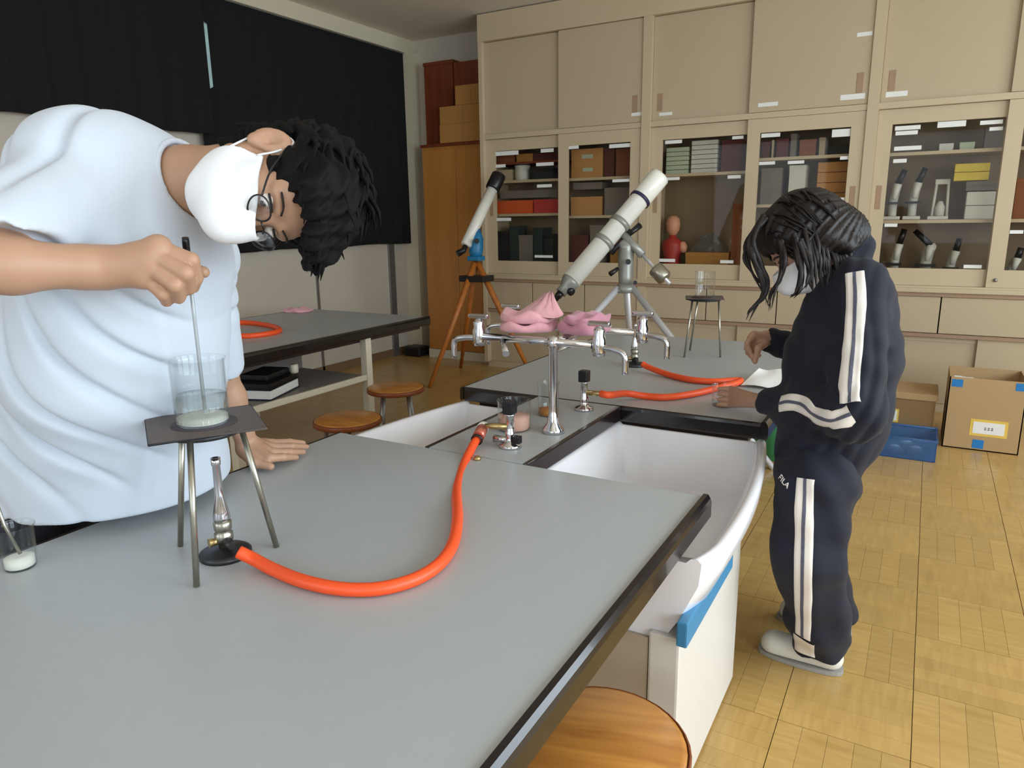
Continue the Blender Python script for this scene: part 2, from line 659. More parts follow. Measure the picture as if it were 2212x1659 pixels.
def cab_module(i):
    xa, xb = POSTS[i], POSTS[i + 1]
    nm = ['cream built-in cabinet beside the tall wooden cupboard with orange boxes behind glass',
          'cream built-in cabinet behind the telescope holding white trays and a torso model',
          'cream built-in cabinet right of the girl with microscopes behind glass',
          'cream built-in cabinet at the right edge of the picture'][i]
    t = thing('storage_cabinet', nm, 'cabinet', ((xa + xb) / 2, CF, 0))
    b = MB()
    # carcass: back, sides, top frieze, ledges
    b.box((xa, CF + 0.44, 0), (xb, Y1 - 0.002, 3.07))
    for x in (xa - 0.035 if i == 0 else xa - 0.032, xb - 0.035 if i == 3 else xb - 0.0325):
        pass
    b.box((xa + 0.0, CF - 0.01, 0.06), (xa + 0.035, CF + 0.44, 3.07))
    b.box((xb - 0.035, CF - 0.01, 0.06), (xb, CF + 0.44, 3.07))
    b.box((xa, CF - 0.015, 2.855), (xb, CF + 0.44, 3.07))
    b.box((xa, CF, 2.055), (xb, CF + 0.44, 2.095))
    b.box((xa, CF - 0.002, 0.845), (xb, CF + 0.44, 0.885))
    b.box((xa, CF + 0.05, 0.50), (xb, CF + 0.44, 0.53))
    b.box((xa, CF + 0.06, 0.0), (xb, CF + 0.44, 0.06))
    b.build('carcass', 'cream_frame', t)
    MB().box((xa, CF - 0.03, 0.842), (xb, CF + 0.05, 0.872), bev=0.004).build('ledge', 'cream_frame', t)
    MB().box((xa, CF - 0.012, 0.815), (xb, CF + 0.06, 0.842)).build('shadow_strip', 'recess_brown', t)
    MB().box((xa + 0.036, CF + 0.425, 0.9), (xb - 0.036, CF + 0.439, 2.05)).build('back_panel', 'cabinet_inside', t)
    # upper sliding doors (solid)
    mid = (xa + xb) / 2 + (0.02 if i == 0 else 0.0)
    ov = 0.02
    for k, (a, c, yf) in enumerate(((xa + 0.036, mid + ov, CF + 0.035), (mid - ov, xb - 0.036, CF + 0.004))):
        d = MB().box((a, yf, 2.098), (c, yf + 0.022, 2.852), bev=0.002).build('upper_door', 'cream', t)
        hx = a + 0.06 if k == 0 else c - 0.06
        if i == 0 and k == 0:
            continue
        h = MB().box((hx - 0.022, yf - 0.002, 2.17), (hx + 0.022, yf + 0.004, 2.30), bev=0.003).build('finger_pull', 'recess_brown', d)
    # glazed sliding doors
    for k, (a, c, yf) in enumerate(((xa + 0.036, mid + ov, CF + 0.035), (mid - ov, xb - 0.036, CF + 0.004))):
        fw = 0.09
        z0, z1 = 0.886, 2.053
        ga, gc = a + fw, c - fw
        if k == 0:
            gc = c - 0.045
        b = MB()
        b.box((a, yf, z0), (ga, yf + 0.026, z1))
        b.box((gc, yf, z0), (c, yf + 0.026, z1))
        b.box((ga, yf, z0), (gc, yf + 0.026, 1.0))
        b.box((ga, yf, 1.955), (gc, yf + 0.026, z1))
        d = b.build('glazed_door', 'cream_frame', t)
        MB().box((ga, yf + 0.011, 1.0), (gc, yf + 0.015, 1.955)).build('glass_pane', 'pane_glass', d)
        hx = a + 0.045 if k == 0 else c - 0.045
        MB().box((hx - 0.018, yf - 0.002, 1.40), (hx + 0.018, yf + 0.003, 1.56), bev=0.003).build('finger_pull', 'recess_brown', d)
        if i == 2 and k == 1:
            MB().lathe([(0.0, 0.0), (0.012, 0.0), (0.012, 0.01), (0.0, 0.012)], (a + 0.05, yf - 0.0, 0.935), 12, (0, -1, 0)).build('lock', 'metal_grey', d)
        DOORS.append((i, k, d, ga, gc, yf))
    # drawers
    n = 3
    for k in range(n):
        a = xa + 0.005 + (xb - xa - 0.01) * k / n
        c = xa + 0.005 + (xb - xa - 0.01) * (k + 1) / n
        MB().box((a + 0.004, CF + 0.0, 0.565), (c - 0.004, CF + 0.05, 0.812), bev=0.002).build('drawer', 'cream', t)
    # lower sliding panels
    MB().box((xa + 0.036, CF + 0.055, 0.062), (mid + ov, CF + 0.075, 0.535)).build('lower_door', 'cream', t)
    MB().box((mid - ov, CF + 0.028, 0.062), (xb - 0.036, CF + 0.048, 0.535)).build('lower_door', 'cream', t)
    MB().box((xa, CF + 0.01, 0.535), (xb, CF + 0.06, 0.56)).build('rail', 'recess_brown', t)
    # shelves
    for half in (0, 1):
        a, c = (xa + 0.037, mid) if half == 0 else (mid, xb - 0.037)
        for zs in SHELVES[(i, half)]:
            MB().box((a, CF + 0.09, zs - 0.022), (c, CF + 0.424, zs)).build('shelf', 'cream_frame', t)
    return t


DOORS = []
SHELVES = {(0, 0): (1.415, 1.705), (0, 1): (1.39, 1.70), (1, 0): (1.70,), (1, 1): (1.45, 1.785), (2, 0): (1.325, 1.775), (2, 1): (1.325, 1.775), (3, 0): (1.33, 1.76), (3, 1): (1.33, 1.76)}
CABS = [cab_module(i) for i in range(4)]
# little vertical divider so that the middle shelves differ from half to half
# white strip labels stuck on the panes, under the shelves and on solid doors
LAB = [(1068, 327, 1120, 335), (1168, 321, 1196, 329), (1070, 355, 1092, 362), (1158, 351, 1196, 358), (1160, 398, 1192, 405),
       (1072, 470, 1104, 478), (1155, 551, 1194, 557), (1222, 314, 1250, 322), (1316, 311, 1368, 318), (1323, 387, 1364, 393),
       (1437, 303, 1473, 310), (1582, 294, 1606, 300), (1436, 383, 1468, 389), (1572, 378, 1600, 386), (1424, 558, 1458, 567), (1556, 561, 1584, 570),
       (1645, 288, 1685, 296), (1798, 278, 1841, 296), (1640, 349, 1674, 356), (1702, 347, 1737, 354), (1815, 337, 1836, 345), (1790, 427, 1824, 434),
       (1934, 272, 1988, 280), (1935, 283, 1982, 291), (2026, 262, 2086, 274), (2118, 260, 2166, 268), (2138, 274, 2166, 282), (1932, 316, 1990, 324),
       (1930, 343, 1958, 352), (1911, 483, 1938, 490), (2082, 571, 2120, 581), (2182, 497, 2210, 505),
       (1638, 222, 1680, 229), (1816, 204, 1868, 214), (1914, 198, 1960, 208), (1852, 70, 1884, 77), (1364, 243, 1400, 249), (1424, 243, 1452, 249)]
for (xa, ya, xb, yb) in LAB:
    best = None
    p = on_y((xa + xb) / 2, (ya + yb) / 2, CF)
    up = p[2] > 2.09
    for (i, k, d, ga, gc, yf) in DOORS:
        if ga - 0.1 <= p[0] <= gc + 0.1 and (best is None or abs(p[0] - (ga + gc) / 2) < abs(p[0] - (best[3] + best[4]) / 2)):
            best = (i, k, d, ga, gc, yf)
    if best is None:
        continue
    i, k, d, ga, gc, yf = best
    par = d
    if up:
        doors = [c for c in CABS[i].children if c.name.startswith('upper_door')]
        par = doors[k]
    yy = yf - 0.0009 if up else yf + 0.0095
    q0, q1 = on_y(xa, ya, yy), on_y(xb, yb, yy)
    x0, x1 = q0[0], q1[0]
    if not up:
        x0, x1 = max(x0, ga + 0.002), min(x1, gc - 0.002)
    x0, x1 = max(x0, POSTS[i] + 0.04), min(x1, POSTS[i + 1] - 0.04)
    zc = (q0[2] + q1[2]) / 2
    hh = max(0.011, abs(q0[2] - q1[2]) / 2 * 0.8)
    if x1 - x0 > 0.02:
        MB().box((x0, yy, zc - hh), (x1, yy + 0.001, zc + hh)).build('label_strip', 'white_label', par)
# ------------------------------------------------------------------ materials for furniture and apparatus
pm('laminate', (170, 173, 174), 0.36, var=0.025, scale=40, spec=0.5)
pm('dark_edge', (34, 24, 26), 0.22, var=0.1, coat=0.3)
pm('nosing_dark', (24, 18, 19), 0.16, var=0.1, coat=0.25)
pm('white_enamel', (240, 238, 242), 0.18, var=0.01, coat=0.4)
pm('unit_white', (214, 208, 200), 0.4, var=0.02)
pm('unit_beige', (178, 160, 140), 0.5, var=0.03)
pm('blue_plastic', (58, 128, 170), 0.4, var=0.08)
pm('leg_cream', (214, 206, 186), 0.4, var=0.03)
pm('shelf_grey', (128, 120, 116), 0.5, var=0.04)
pm('black_plastic', (18, 17, 22), 0.35, var=0.1)
pm('rubber_orange', (240, 84, 34), 0.42, var=0.06, scale=25)
pm('copper_clip', (196, 110, 90), 0.3, 0.5)
pm('brass', (186, 160, 110), 0.3, 0.9)
pm('steel_rod', (164, 160, 146), 0.3, 0.9, var=0.12, scale=60)
pm('iron_dark', (62, 62, 64), 0.4, 0.7, var=0.2, scale=40)
pm('gauze_wire', (104, 92, 86), 0.6, 0.3, var=0.25, scale=120, bump=0.6, bscale=500)
pm('ceramic_disc', (60, 54, 58), 0.8, var=0.25, scale=50)
pm('water_grey', (176, 180, 180), 0.1, var=0.05)
pm('powder_white', (226, 224, 212), 0.8, var=0.05)
pm('pink_towel', (226, 164, 172), 0.95, var=0.10, scale=60, bump=0.6, bscale=400, sheen=0.3)
pm('pink_towel_dark', (196, 134, 152), 0.95, var=0.10, scale=60, bump=0.6, bscale=400, sheen=0.3)
pm('tube_white', (240, 237, 226), 0.3, var=0.015, coat=0.3)
pm('aluminium', (228, 228, 232), 0.38, 0.55, var=0.02)
pm('mount_grey', (150, 150, 142), 0.35, 0.3, var=0.05)
pm('navy_ring', (44, 40, 70), 0.4)
pm('cyan_mount', (34, 120, 170), 0.35, var=0.12)
woodmat('orange_wood', (170, 96, 34), (196, 118, 48), rough=0.4, scale=4, stretch=(3, 3, 3))
woodmat('stool_wood', (168, 106, 44), (206, 142, 66), rough=0.35, scale=4, stretch=(1, 8, 1), coat=0.3)
woodmat('stool_rim', (120, 60, 26), (140, 72, 34), rough=0.4, scale=4)
pm('cardboard', (178, 146, 104), 0.85, var=0.05, scale=8, bump=0.1)
pm('cardboard_dark', (140, 110, 72), 0.85, var=0.06, scale=8)
pm('cardboard_gold', (176, 124, 62), 0.85, var=0.06, scale=8)
pm('blue_tape', (24, 118, 186), 0.5)
pm('yellow_border', (226, 190, 84), 0.6)
pm('paper', (232, 230, 226), 0.8, var=0.02)
pm('ink', (120, 116, 116), 0.8)
pm('green_plastic', (72, 158, 108), 0.45)
pm('book_navy', (22, 28, 54), 0.5)
pm('book_black', (16, 15, 18), 0.45)
glass('beaker_glass', (251, 252, 252), 0.30, rough=0.02)
glass('liquid_glass', (240, 242, 241), 0.35, haze=0.10, hazecol=(206, 210, 208))
glass('tray_blue', (206, 224, 244), 0.3, haze=0.42, hazecol=(110, 158, 212), rough=0.1, nscale=0.4)
glass('bag_clear', (224, 226, 226), 0.4, haze=0.14, rough=0.12)

pm('pink_contents', (206, 160, 140), 0.8)
pm('amber_contents', (176, 112, 40), 0.6)
T = 0.72


# ------------------------------------------------------------------ lab benches
def lab_table(label, x0, x1, y0, y1, legs, shelf=None, near_nosing=True):
    t = thing('lab_table', label, 'table', ((x0 + x1) / 2, (y0 + y1) / 2, 0))
    MB().box((x0 + 0.016, y0 + 0.012, T - 0.045), (x1 - 0.022, y1 - 0.004, T)).build('table_top', 'laminate', t)
    # rounded dark edging, a strip per side
    def strip(p, q, n, nm='edge_strip', w=0.024, top=0.004):
        p, q, n = vec(p), vec(q), vec(n)
        prof = [(-w, 0.0), (-w, -0.05), (-0.004, -0.055), (0.0, -0.048), (0.0, -0.012), (-0.003, -0.003), (-0.009, top), (-w + 0.004, top)]
        vs = [e + n * a + vec((0, 0, T + h)) for e in (p, q) for a, h in prof]
        k = len(prof)
        fs = [tuple(range(k)), tuple(range(k, 2 * k))] + [(i, (i + 1) % k, k + (i + 1) % k, k + i) for i in range(k)]
        MB().add(vs, fs).build(nm, 'nosing_dark', t)
    strip((x1, y0, 0), (x1, y1, 0), (1, 0, 0), top=0.006)
    strip((x0, y0, 0), (x0, y1, 0), (-1, 0, 0), w=0.016, top=0.001)
    strip((x0 + 0.02, y0, 0), (x1 - 0.025, y0, 0), (0, -1, 0), w=0.012, top=0.0005)
    MB().box((x0 + 0.06, y0 + 0.05, T - 0.085), (x1 - 0.07, y1 - 0.03, T - 0.0465)).build('apron', 'dark_edge', t)
    for (lx, ly) in legs:
        MB().box((lx - 0.025, ly - 0.025, 0.0), (lx + 0.025, ly + 0.025, T - 0.056), bev=0.004).build('leg', 'leg_cream', t)
    if shelf:
        sx0, sx1, sy0, sy1, sz = shelf
        s = MB().box((sx0, sy0, sz - 0.02), (sx1 - 0.02, sy1, sz)).build('shelf', 'shelf_grey', t)
        MB().box((sx1 - 0.02, sy0, sz - 0.03), (sx1, sy1, sz + 0.006), bev=0.004).build('shelf_edge', 'leg_cream', s)
        MB().box((sx0 - 0.02, sy0, sz - 0.02), (sx0, sy1, T - 0.09)).build('partition', 'shelf_grey', t)
    return t


TX0, TX1 = -1.57, -0.388
near_t = lab_table('grey-topped lab table in the foreground with the gas burner and tripod on it', TX0, TX1, 0.06, 1.62,
                   [(-1.50, 0.13), (-0.80, 0.13), (-1.50, 1.30), (-0.80, 1.30)])
far_t = lab_table('grey-topped lab table behind the sink where the girl works', TX0, TX1, 2.315, 3.87,
                  [(-1.40, 2.70), (-0.62, 2.75), (-1.50, 3.78), (-0.46, 3.78)])
left_t = lab_table('grey-topped lab table behind the boy with books on its lower shelf', -4.12, -2.94, 2.30, 4.0,
                   [(-2.99, 3.38), (-4.06, 3.38), (-2.99, 2.36), (-4.06, 2.36)], shelf=(-3.52, -2.965, 2.34, 3.35, 0.43))

# ------------------------------------------------------------------ sink unit between the two tables
su = thing('sink_unit', 'white sink unit with two ceramic basins between the two middle lab tables', 'sink', (-0.98, 1.9, 0))
# centre panel carrying the taps
MB().box((-1.215, 1.622, T - 0.045), (-0.902, 2.313, T)).build('centre_panel', 'laminate', su)
MB().box((-0.902, 1.622, T - 0.05), (-0.886, 2.313, T + 0.001), bev=0.003).build('panel_edge', 'dark_edge', su)
MB().box((-1.231, 1.622, T - 0.05), (-1.215, 2.313, T + 0.001), bev=0.003).build('panel_edge', 'dark_edge', su)


def bow(y):
    e = -0.318 - 0.085 * ((y - 1.65) / 0.72) ** 2
    if y < 1.52:
        e -= 0.020 * ((1.52 - y) / 0.12) ** 2.0
    return e


def basin(mirror):
    """bow-fronted ceramic basin: outer shell, rim and hollow"""
    def X(x):
        return x if not mirror else -1.96 - x
    ya, yb = 1.40, 2.33
    ys = [ya, ya + 0.015, ya + 0.03] + [ya + 0.03 + (yb - ya - 0.06) * i / 32 for i in range(1, 32)] + [yb - 0.03, yb - 0.015, yb]
    zr = 0.662
    zb = 0.47
    rows = []
    for y in ys:
        e = bow(y)
        k = min((y - ya), (yb - y))
        inn = 1.0 if k > 0.02 else 0.0
        rows.append([(-0.915, zr), (-0.895, zr), (-0.885 + 0.0, zr - 0.01 - 0.0), (-0.87, zr - 0.165 * inn - 0.01), (-0.80, zr - 0.185 * inn - 0.011),
                     (-0.50, zr - 0.19 * inn - 0.011), (-0.43, zr - 0.17 * inn - 0.010), (e - 0.035, zr - 0.012), (e - 0.025, zr - 0.001), (e - 0.010, zr + 0.001),
                     (e - 0.001, zr - 0.008), (e - 0.006, zr - 0.06), (e - 0.045, zr - 0.15), (-0.43, zb - 0.02), (-0.915, zb - 0.02)])
    vs, fs = [], []
    n = len(rows[0])
    for y, r in zip(ys, rows):
        for (x, z) in r:
            vs.append((X(x), y, z))
    for i in range(len(ys) - 1):
        for k in range(n):
            fs.append((i * n + k, i * n + (k + 1) % n, (i + 1) * n + (k + 1) % n, (i + 1) * n + k))
    mbn = MB().add(vs, fs, True)
    for row in (0, len(ys) - 1):
        mbn.add([vs[row * n + k] for k in range(n)], [tuple(range(n))], False)
    o = mbn.build('basin', 'white_enamel', su)
    cx = X(-0.62)
    d = MB().lathe([(0.0, 0.0), (0.03, 0.0), (0.032, 0.004), (0.0, 0.003)], (cx, 1.9, zr - 0.199), 16).build('drain', 'chrome', o)
    # far rim strip under the far table
    return o


basin(False)
basin(True)
MB().box((-1.50, 1.390, 0.0), (-0.457, 2.30, 0.455)).build('cabinet_body', 'unit_beige', su)
for side in (0, 1):
    xf = -0.385 if side == 0 else -1.575
    s = 1 if side == 0 else -1
    d = MB().box((xf - s * 0.07, 1.385, 0.012), (xf, 1.985 if side == 0 else 2.29, 0.475), bev=0.006).build('front_panel', 'unit_white', su)
    if side == 0:
        MB().box((xf - 0.002, 1.362, 0.472), (xf + 0.022, 1.78, 0.530), bev=0.004).build('blue_rail', 'blue_plastic', su)

# ------------------------------------------------------------------ faucet stand with four taps
fx, fy, fz = -0.96, 1.925, 1.005
fs_ = thing('faucet_stand', 'chrome faucet stand with four lever taps rising between the basins', 'faucet', (fx, fy, T))
b = MB()
b.lathe([(0.0, 0.0), (0.036, 0.0), (0.034, 0.012), (0.02, 0.03), (0.016, 0.06), (0.0135, 0.07), (0.0135, fz - T - 0.02), (0.018, fz - T - 0.015), (0.018, fz - T + 0.015), (0.0, fz - T + 0.02)], (fx, fy, T), 20)
b.build('post', 'chrome', fs_)
MB().tube([(-1.21, fy, fz), (-0.83, fy, fz)], 0.012, 12).build('cross_arm', 'chrome', fs_)
MB().tube([(fx, fy, fz), (fx, 2.20, fz)], 0.012, 12).build('link_arm', 'chrome', fs_)
MB().tube([(-1.24, 2.20, fz), (-0.80, 2.20, fz)], 0.012, 12).build('cross_arm', 'chrome', fs_)
for (tx, ty) in ((-1.225, fy), (-0.81, fy), (-1.265, 2.20), (-0.775, 2.20)):
    s = 1 if tx > fx else -1
    b = MB()
    b.lathe([(0.0, -0.03), (0.018, -0.03), (0.021, -0.018), (0.021, 0.018), (0.016, 0.03), (0.018, 0.045), (0.012, 0.055), (0.0, 0.056)], (tx, ty, fz), 16)
    tp = b.build('tap', 'chrome', fs_)
    MB().tube(spline([(tx, ty, fz - 0.005), (tx + s * 0.05, ty - 0.01, fz - 0.006), (tx + s * 0.085, ty - 0.015, fz - 0.02), (tx + s * 0.088, ty - 0.015, fz - 0.075)], 6), 0.0095, 10).build('spout', 'chrome', tp)
    hd = MB()
    hd.box((tx - 0.036, ty - 0.009, fz + 0.056), (tx + 0.036, ty + 0.009, fz + 0.072), bev=0.006)
    hd.tube([(tx, ty, fz + 0.05), (tx, ty, fz + 0.068)], 0.008, 10)
    hd.build('handle', 'chrome', tp)
# small angled lever on the left arm
MB().tube([(-1.13, fy - 0.012, fz - 0.006), (-1.085, fy - 0.07, fz - 0.035)], [0.008, 0.011], 10).build('lever', 'chrome', fs_)


# ------------------------------------------------------------------ gas taps on the centre panel
def gas_tap(label, x, y, hose_dir, clip):
    t = thing('gas_tap', label, 'gas tap', (x, y, T))
    MB().lathe([(0.0, 0.0), (0.034, 0.0), (0.032, 0.010), (0.016, 0.016), (0.013, 0.03), (0.015, 0.045), (0.012, 0.05), (0.012, 0.095), (0.017, 0.10), (0.0, 0.101)], (x, y, T), 18).build('body', 'chrome', t)
    MB().box((x - 0.0165, y - 0.0165, T + 0.10), (x + 0.0165, y + 0.0165, T + 0.14), bev=0.004).build('knob', 'black_plastic', t)
    hd = vec((*hose_dir, 0))
    hd /= np.linalg.norm(hd)
    p = vec((x, y, T + 0.062))
    MB().tube([p, p + hd * 0.05, p + hd * 0.075], [0.009, 0.009, 0.006], 10).build('nozzle', 'brass', t)
    if clip:
        q = vec((x, y, T + 0.03)) + vec((0.03, -0.012, 0))
        MB().box(q - 0.011, q + 0.011, bev=0.003).build('side_knob', 'black_plastic', t)
        q = vec((x, y, T + 0.022)) - vec((0.05, 0.01, 0))
        MB().tube([vec((x, y, T + 0.022)), q], [0.008, 0.011], 10).build('side_valve', 'chrome', t)
    return t


gas_tap('chrome gas tap with square black knob nearest the foreground hose', -1.005, 1.735, (-1, -0.35), True)
gas_tap('chrome gas tap with black knob beside the faucet post and far hose', -0.985, 2.215, (1, 0.15), False)


def hose(label, pts, r=0.0125, clip_end=None, mat='rubber_orange'):
    t = thing('gas_hose', label, 'hose', tuple(pts[0]))
    MB().tube(spline(pts, 10), r, 12).build('tube', mat, t)
    return t


def sit(px, py, z=T + 0.0135):
    return on_z(px, py, z)


h1 = [at(1036, 938, 2.10)] + [at(1020, 966, 2.05), at(1000, 1010, 1.95), at(987, 1060, 1.78)] + [sit(988, 1120), sit(980, 1170), sit(955, 1212), sit(910, 1245), sit(850, 1266), sit(790, 1274), sit(720, 1270), sit(650, 1254), sit(590, 1230), sit(548, 1208, T + 0.02), sit(515, 1192, T + 0.035)]
h = hose('orange rubber gas hose curving across the foreground table to the burner', h1)
e = (h1[0] - h1[2]) / np.linalg.norm(h1[0] - h1[2])
MB().tube([h1[0] - e * 0.016, h1[0] + e * 0.012, h1[0] + e * 0.03], 0.0175, 14).build('socket', 'copper_clip', h)
MB().tube([h1[0] + e * 0.03, h1[0] + e * 0.05], [0.019, 0.016], 14).build('socket_end', 'tube_white', h)
MB().lathe([(0.0135, -0.004), (0.0175, -0.004), (0.0175, 0.004), (0.0135, 0.004)], h1[0] - e * 0.03, 14, e, closed=True).build('clamp_ring', 'black_plastic', h)
h2 = [vec((-0.928, 2.2235, T + 0.062)), vec((-0.895, 2.228, T + 0.060)), sit(1352, 850, T + 0.03), sit(1390, 855), sit(1440, 858), sit(1500, 850), sit(1550, 838), sit(1590, 828), sit(1600, 822), sit(1585, 822), sit(1540, 824), sit(1490, 820), sit(1440, 808), sit(1400, 793, T + 0.025), sit(1388, 786, T + 0.035)]
hose('orange rubber gas hose looping on the table in front of the girl', h2)

# near hose lies over the joint of table and panel; small loose nut
tag(MB().lathe([(0.0, 0.0), (0.011, 0.0), (0.012, 0.006), (0.005, 0.011), (0.0, 0.011)], on_z(1031, 993, T), 8).build('brass_nut', 'brass'),
    'tiny brass nut lying beside the end of the foreground hose', 'nut')


# ------------------------------------------------------------------ burners
def burner(label, x, y, hx, hy, hgt=0.205):
    t = thing('gas_burner', label, 'burner', (x, y, T))
    MB().lathe([(0.0, 0.0), (0.050, 0.0), (0.050, 0.008), (0.042, 0.013), (0.012, 0.020), (0.0, 0.020)], (x, y, T), 28).build('base', 'iron_dark', t)
    MB().lathe([(0.0, 0.018), (0.012, 0.018), (0.012, 0.03), (0.018, 0.034), (0.018, 0.048), (0.013, 0.052), (0.017, 0.056), (0.0175, 0.072), (0.012, 0.076), (0.0, 0.077)], (x, y, T), 20).build('air_collar', 'steel_rod', t)
    MB().lathe([(0.0, 0.075), (0.0155, 0.075), (0.0165, 0.082), (0.0145, 0.095), (0.0085, 0.125), (0.0075, hgt - 0.016), (0.0092, hgt - 0.014), (0.0092, hgt), (0.0065, hgt), (0.0, hgt - 0.01)], (x, y, T), 20).build('barrel', 'chrome', t)
    d = vec((hx - x, hy - y, 0))
    d /= np.linalg.norm(d)
    p = vec((x, y, T + 0.034))
    MB().tube([p, p + d * 0.03, p + d * 0.045], [0.010, 0.010, 0.007], 12).build('inlet', 'iron_dark', t)
    s = vec((-d[1], d[0], 0))
    MB().tube([p - s * 0.03, p + s * 0.0], [0.009, 0.006], 10).build('valve_screw', 'brass', t)
    return t


burner('chrome laboratory burner standing under the tripod in the foreground', -1.166, 0.866, h1[-1][0], h1[-1][1])
burner('dark laboratory burner standing on the table behind the sink', -1.096, 3.013, h2[-1][0], h2[-1][1], 0.19)


# ------------------------------------------------------------------ tripods with gauze
def tripod_stand(label, cx, cy, feet, ztop, rr, lr=0.0058):
    t = thing('tripod_stand', label, 'tripod', (cx, cy, T))
    MB().tube([(cx + rr * math.cos(a), cy + rr * math.sin(a), ztop - 0.006) for a in [2 * PI * k / 28 for k in range(28)]], 0.006, 8, closed=True).build('ring', 'iron_dark', t)
    for (x, y) in feet:
        d = vec((x - cx, y - cy, 0))
        n = np.linalg.norm(d)
        top = vec((cx, cy, ztop - 0.008)) + d / n * rr
        MB().tube([top, (x, y, T + 0.001)], lr, 10).build('leg', 'steel_rod', t)
    return t


tc = (-1.163, 0.846)
tfeet = [(-1.105, 0.752), (-1.102, 0.939), (-1.283, 0.848)]
ZT = 0.993
tripod_stand('metal tripod stand holding the gauze and beaker over the foreground burner', tc[0], tc[1], tfeet, ZT, 0.066)


def gauze(label, cx, cy, z, s, rz):
    t = thing('wire_gauze', label, 'gauze', (cx, cy, z))
    rot = Matrix.Rotation(rz, 3, 'Z')
    nn = 15
    b = MB()
    b.box((cx - s, cy - s, z), (cx + s, cy + s, z + 0.0025), rz=rz, org=(cx, cy, z))
    b.build('mesh_sheet', 'gauze_wire', t)
    MB().lathe([(0.0, 0.0), (0.060, 0.0), (0.060, 0.0012), (0.0, 0.0014)], (cx, cy, z + 0.0026), 28).build('heat_disc', 'ceramic_disc', t)
    b = MB()
    c = [vec((cx, cy, z + 0.001)) + np.array(rot) @ vec(q) for q in ((-s, -s, 0), (s, -s, 0), (s, s, 0), (-s, s, 0))]
    b.tube(c, 0.0025, 6, closed=True)
    b.build('rim_wire', 'iron_dark', t)
    return t


gauze('rusty square wire gauze on the foreground tripod', -1.178, 0.860, ZT, 0.100, 1.01)
BC = (-1.176, 0.856)


# ------------------------------------------------------------------ beakers
def beaker(label, c, r, hgt, liq=0.0, z=None, group=None, mat='beaker_glass', content=None, taper=1.0):
    x, y, z = c
    t = thing('beaker', label, 'beaker', (x, y, z), group)
    w = 0.0018
    prof = [(0.0, 0.0), (r * 0.90 * taper, 0.0), (r * taper, r * 0.12), (r * (taper + 1) / 2, hgt * 0.5), (r, hgt * 0.93), (r * 1.06, hgt * 0.99), (r * 1.06, hgt), (r * 0.98, hgt * 0.985), (r - w, hgt * 0.92),
            (r * (taper + 1) / 2 - w, hgt * 0.5), (r * taper - w, r * 0.14), (r * 0.88 * taper, w), (0.0, w)]
    MB().lathe(prof, (x, y, z), 40).build('vessel', mat, t)
    if liq:
        rl = r * taper - w - 0.0006
        MB().lathe([(0.0, w + 0.0006), (rl * 0.9, w + 0.0006), (rl, r * 0.15), (rl, liq), (0.0, liq)], (x, y, z), 36).build('liquid', 'liquid_glass', t)
    if content:
        m_, h0 = content
        rl = r * taper - w - 0.001
        MB().lathe([(0.0, w + 0.001), (rl * 0.88, w + 0.001), (rl, r * 0.15), (rl, h0), (rl * 0.5, h0 + 0.003), (0.0, h0 + 0.002)], (x, y, z), 30).build('contents', m_, t)
    return t


ZG = ZT + 0.0042
bk = beaker('large glass beaker with clear liquid heated on the foreground tripod', (BC[0], BC[1], ZG), 0.049, 0.126, liq=0.056)
b = MB()
MB().lathe([(0.0, 0.0025), (0.042, 0.0025), (0.0465, 0.006), (0.0465, 0.014), (0.03, 0.016), (0.0, 0.0155)], (BC[0], BC[1], ZG), 30).build('sediment', 'powder_white', bk)
p = on_z(45, 1225, T)
bk2 = beaker('small plastic cup beaker with white sediment at the left picture edge', (p[0], p[1], T), 0.034, 0.088, content=('powder_white', 0.022), taper=0.84)
tag(MB().tube([vec(p) + (0.008, 0.0, 0.03), vec(p) + (-0.012, -0.01, 0.09), at(-20, 1050, 1.36)], 0.0035, 8).build('stirring_rod', 'steel_rod'),
    'thin metal stirring rod leaning in the small cup at the left edge', 'rod')
p = on_z(1148, 938, T)
beaker('round glass beaker with pinkish contents behind the nearest gas tap', (-1.085, 1.90, T), 0.052, 0.095, content=('pink_contents', 0.045))
beaker('tall glass beaker with orange residue between the faucet post and far gas tap', (-1.065, 2.10, T), 0.036, 0.115, content=('amber_contents', 0.022))

# far apparatus on the second table
c2_ = (-0.893, 3.385)
tripod_stand('thin metal tripod stand on the far end of the table behind the sink', c2_[0], c2_[1], [(-0.954, 3.301), (-0.803, 3.374), (-0.982, 3.491)], 0.995, 0.07, 0.0048)
gauze('dark wire gauze on the far tripod stand', c2_[0], c2_[1], 0.995, 0.085, 0.3)
beaker('empty glass beaker on the far tripod stand', (c2_[0], c2_[1], 0.9995), 0.045, 0.12)
p = on_z(1562, 876, T)
beaker('small glass beaker held by the girl beside the sink', (p[0], p[1], T), 0.040, 0.075, liq=0.02)

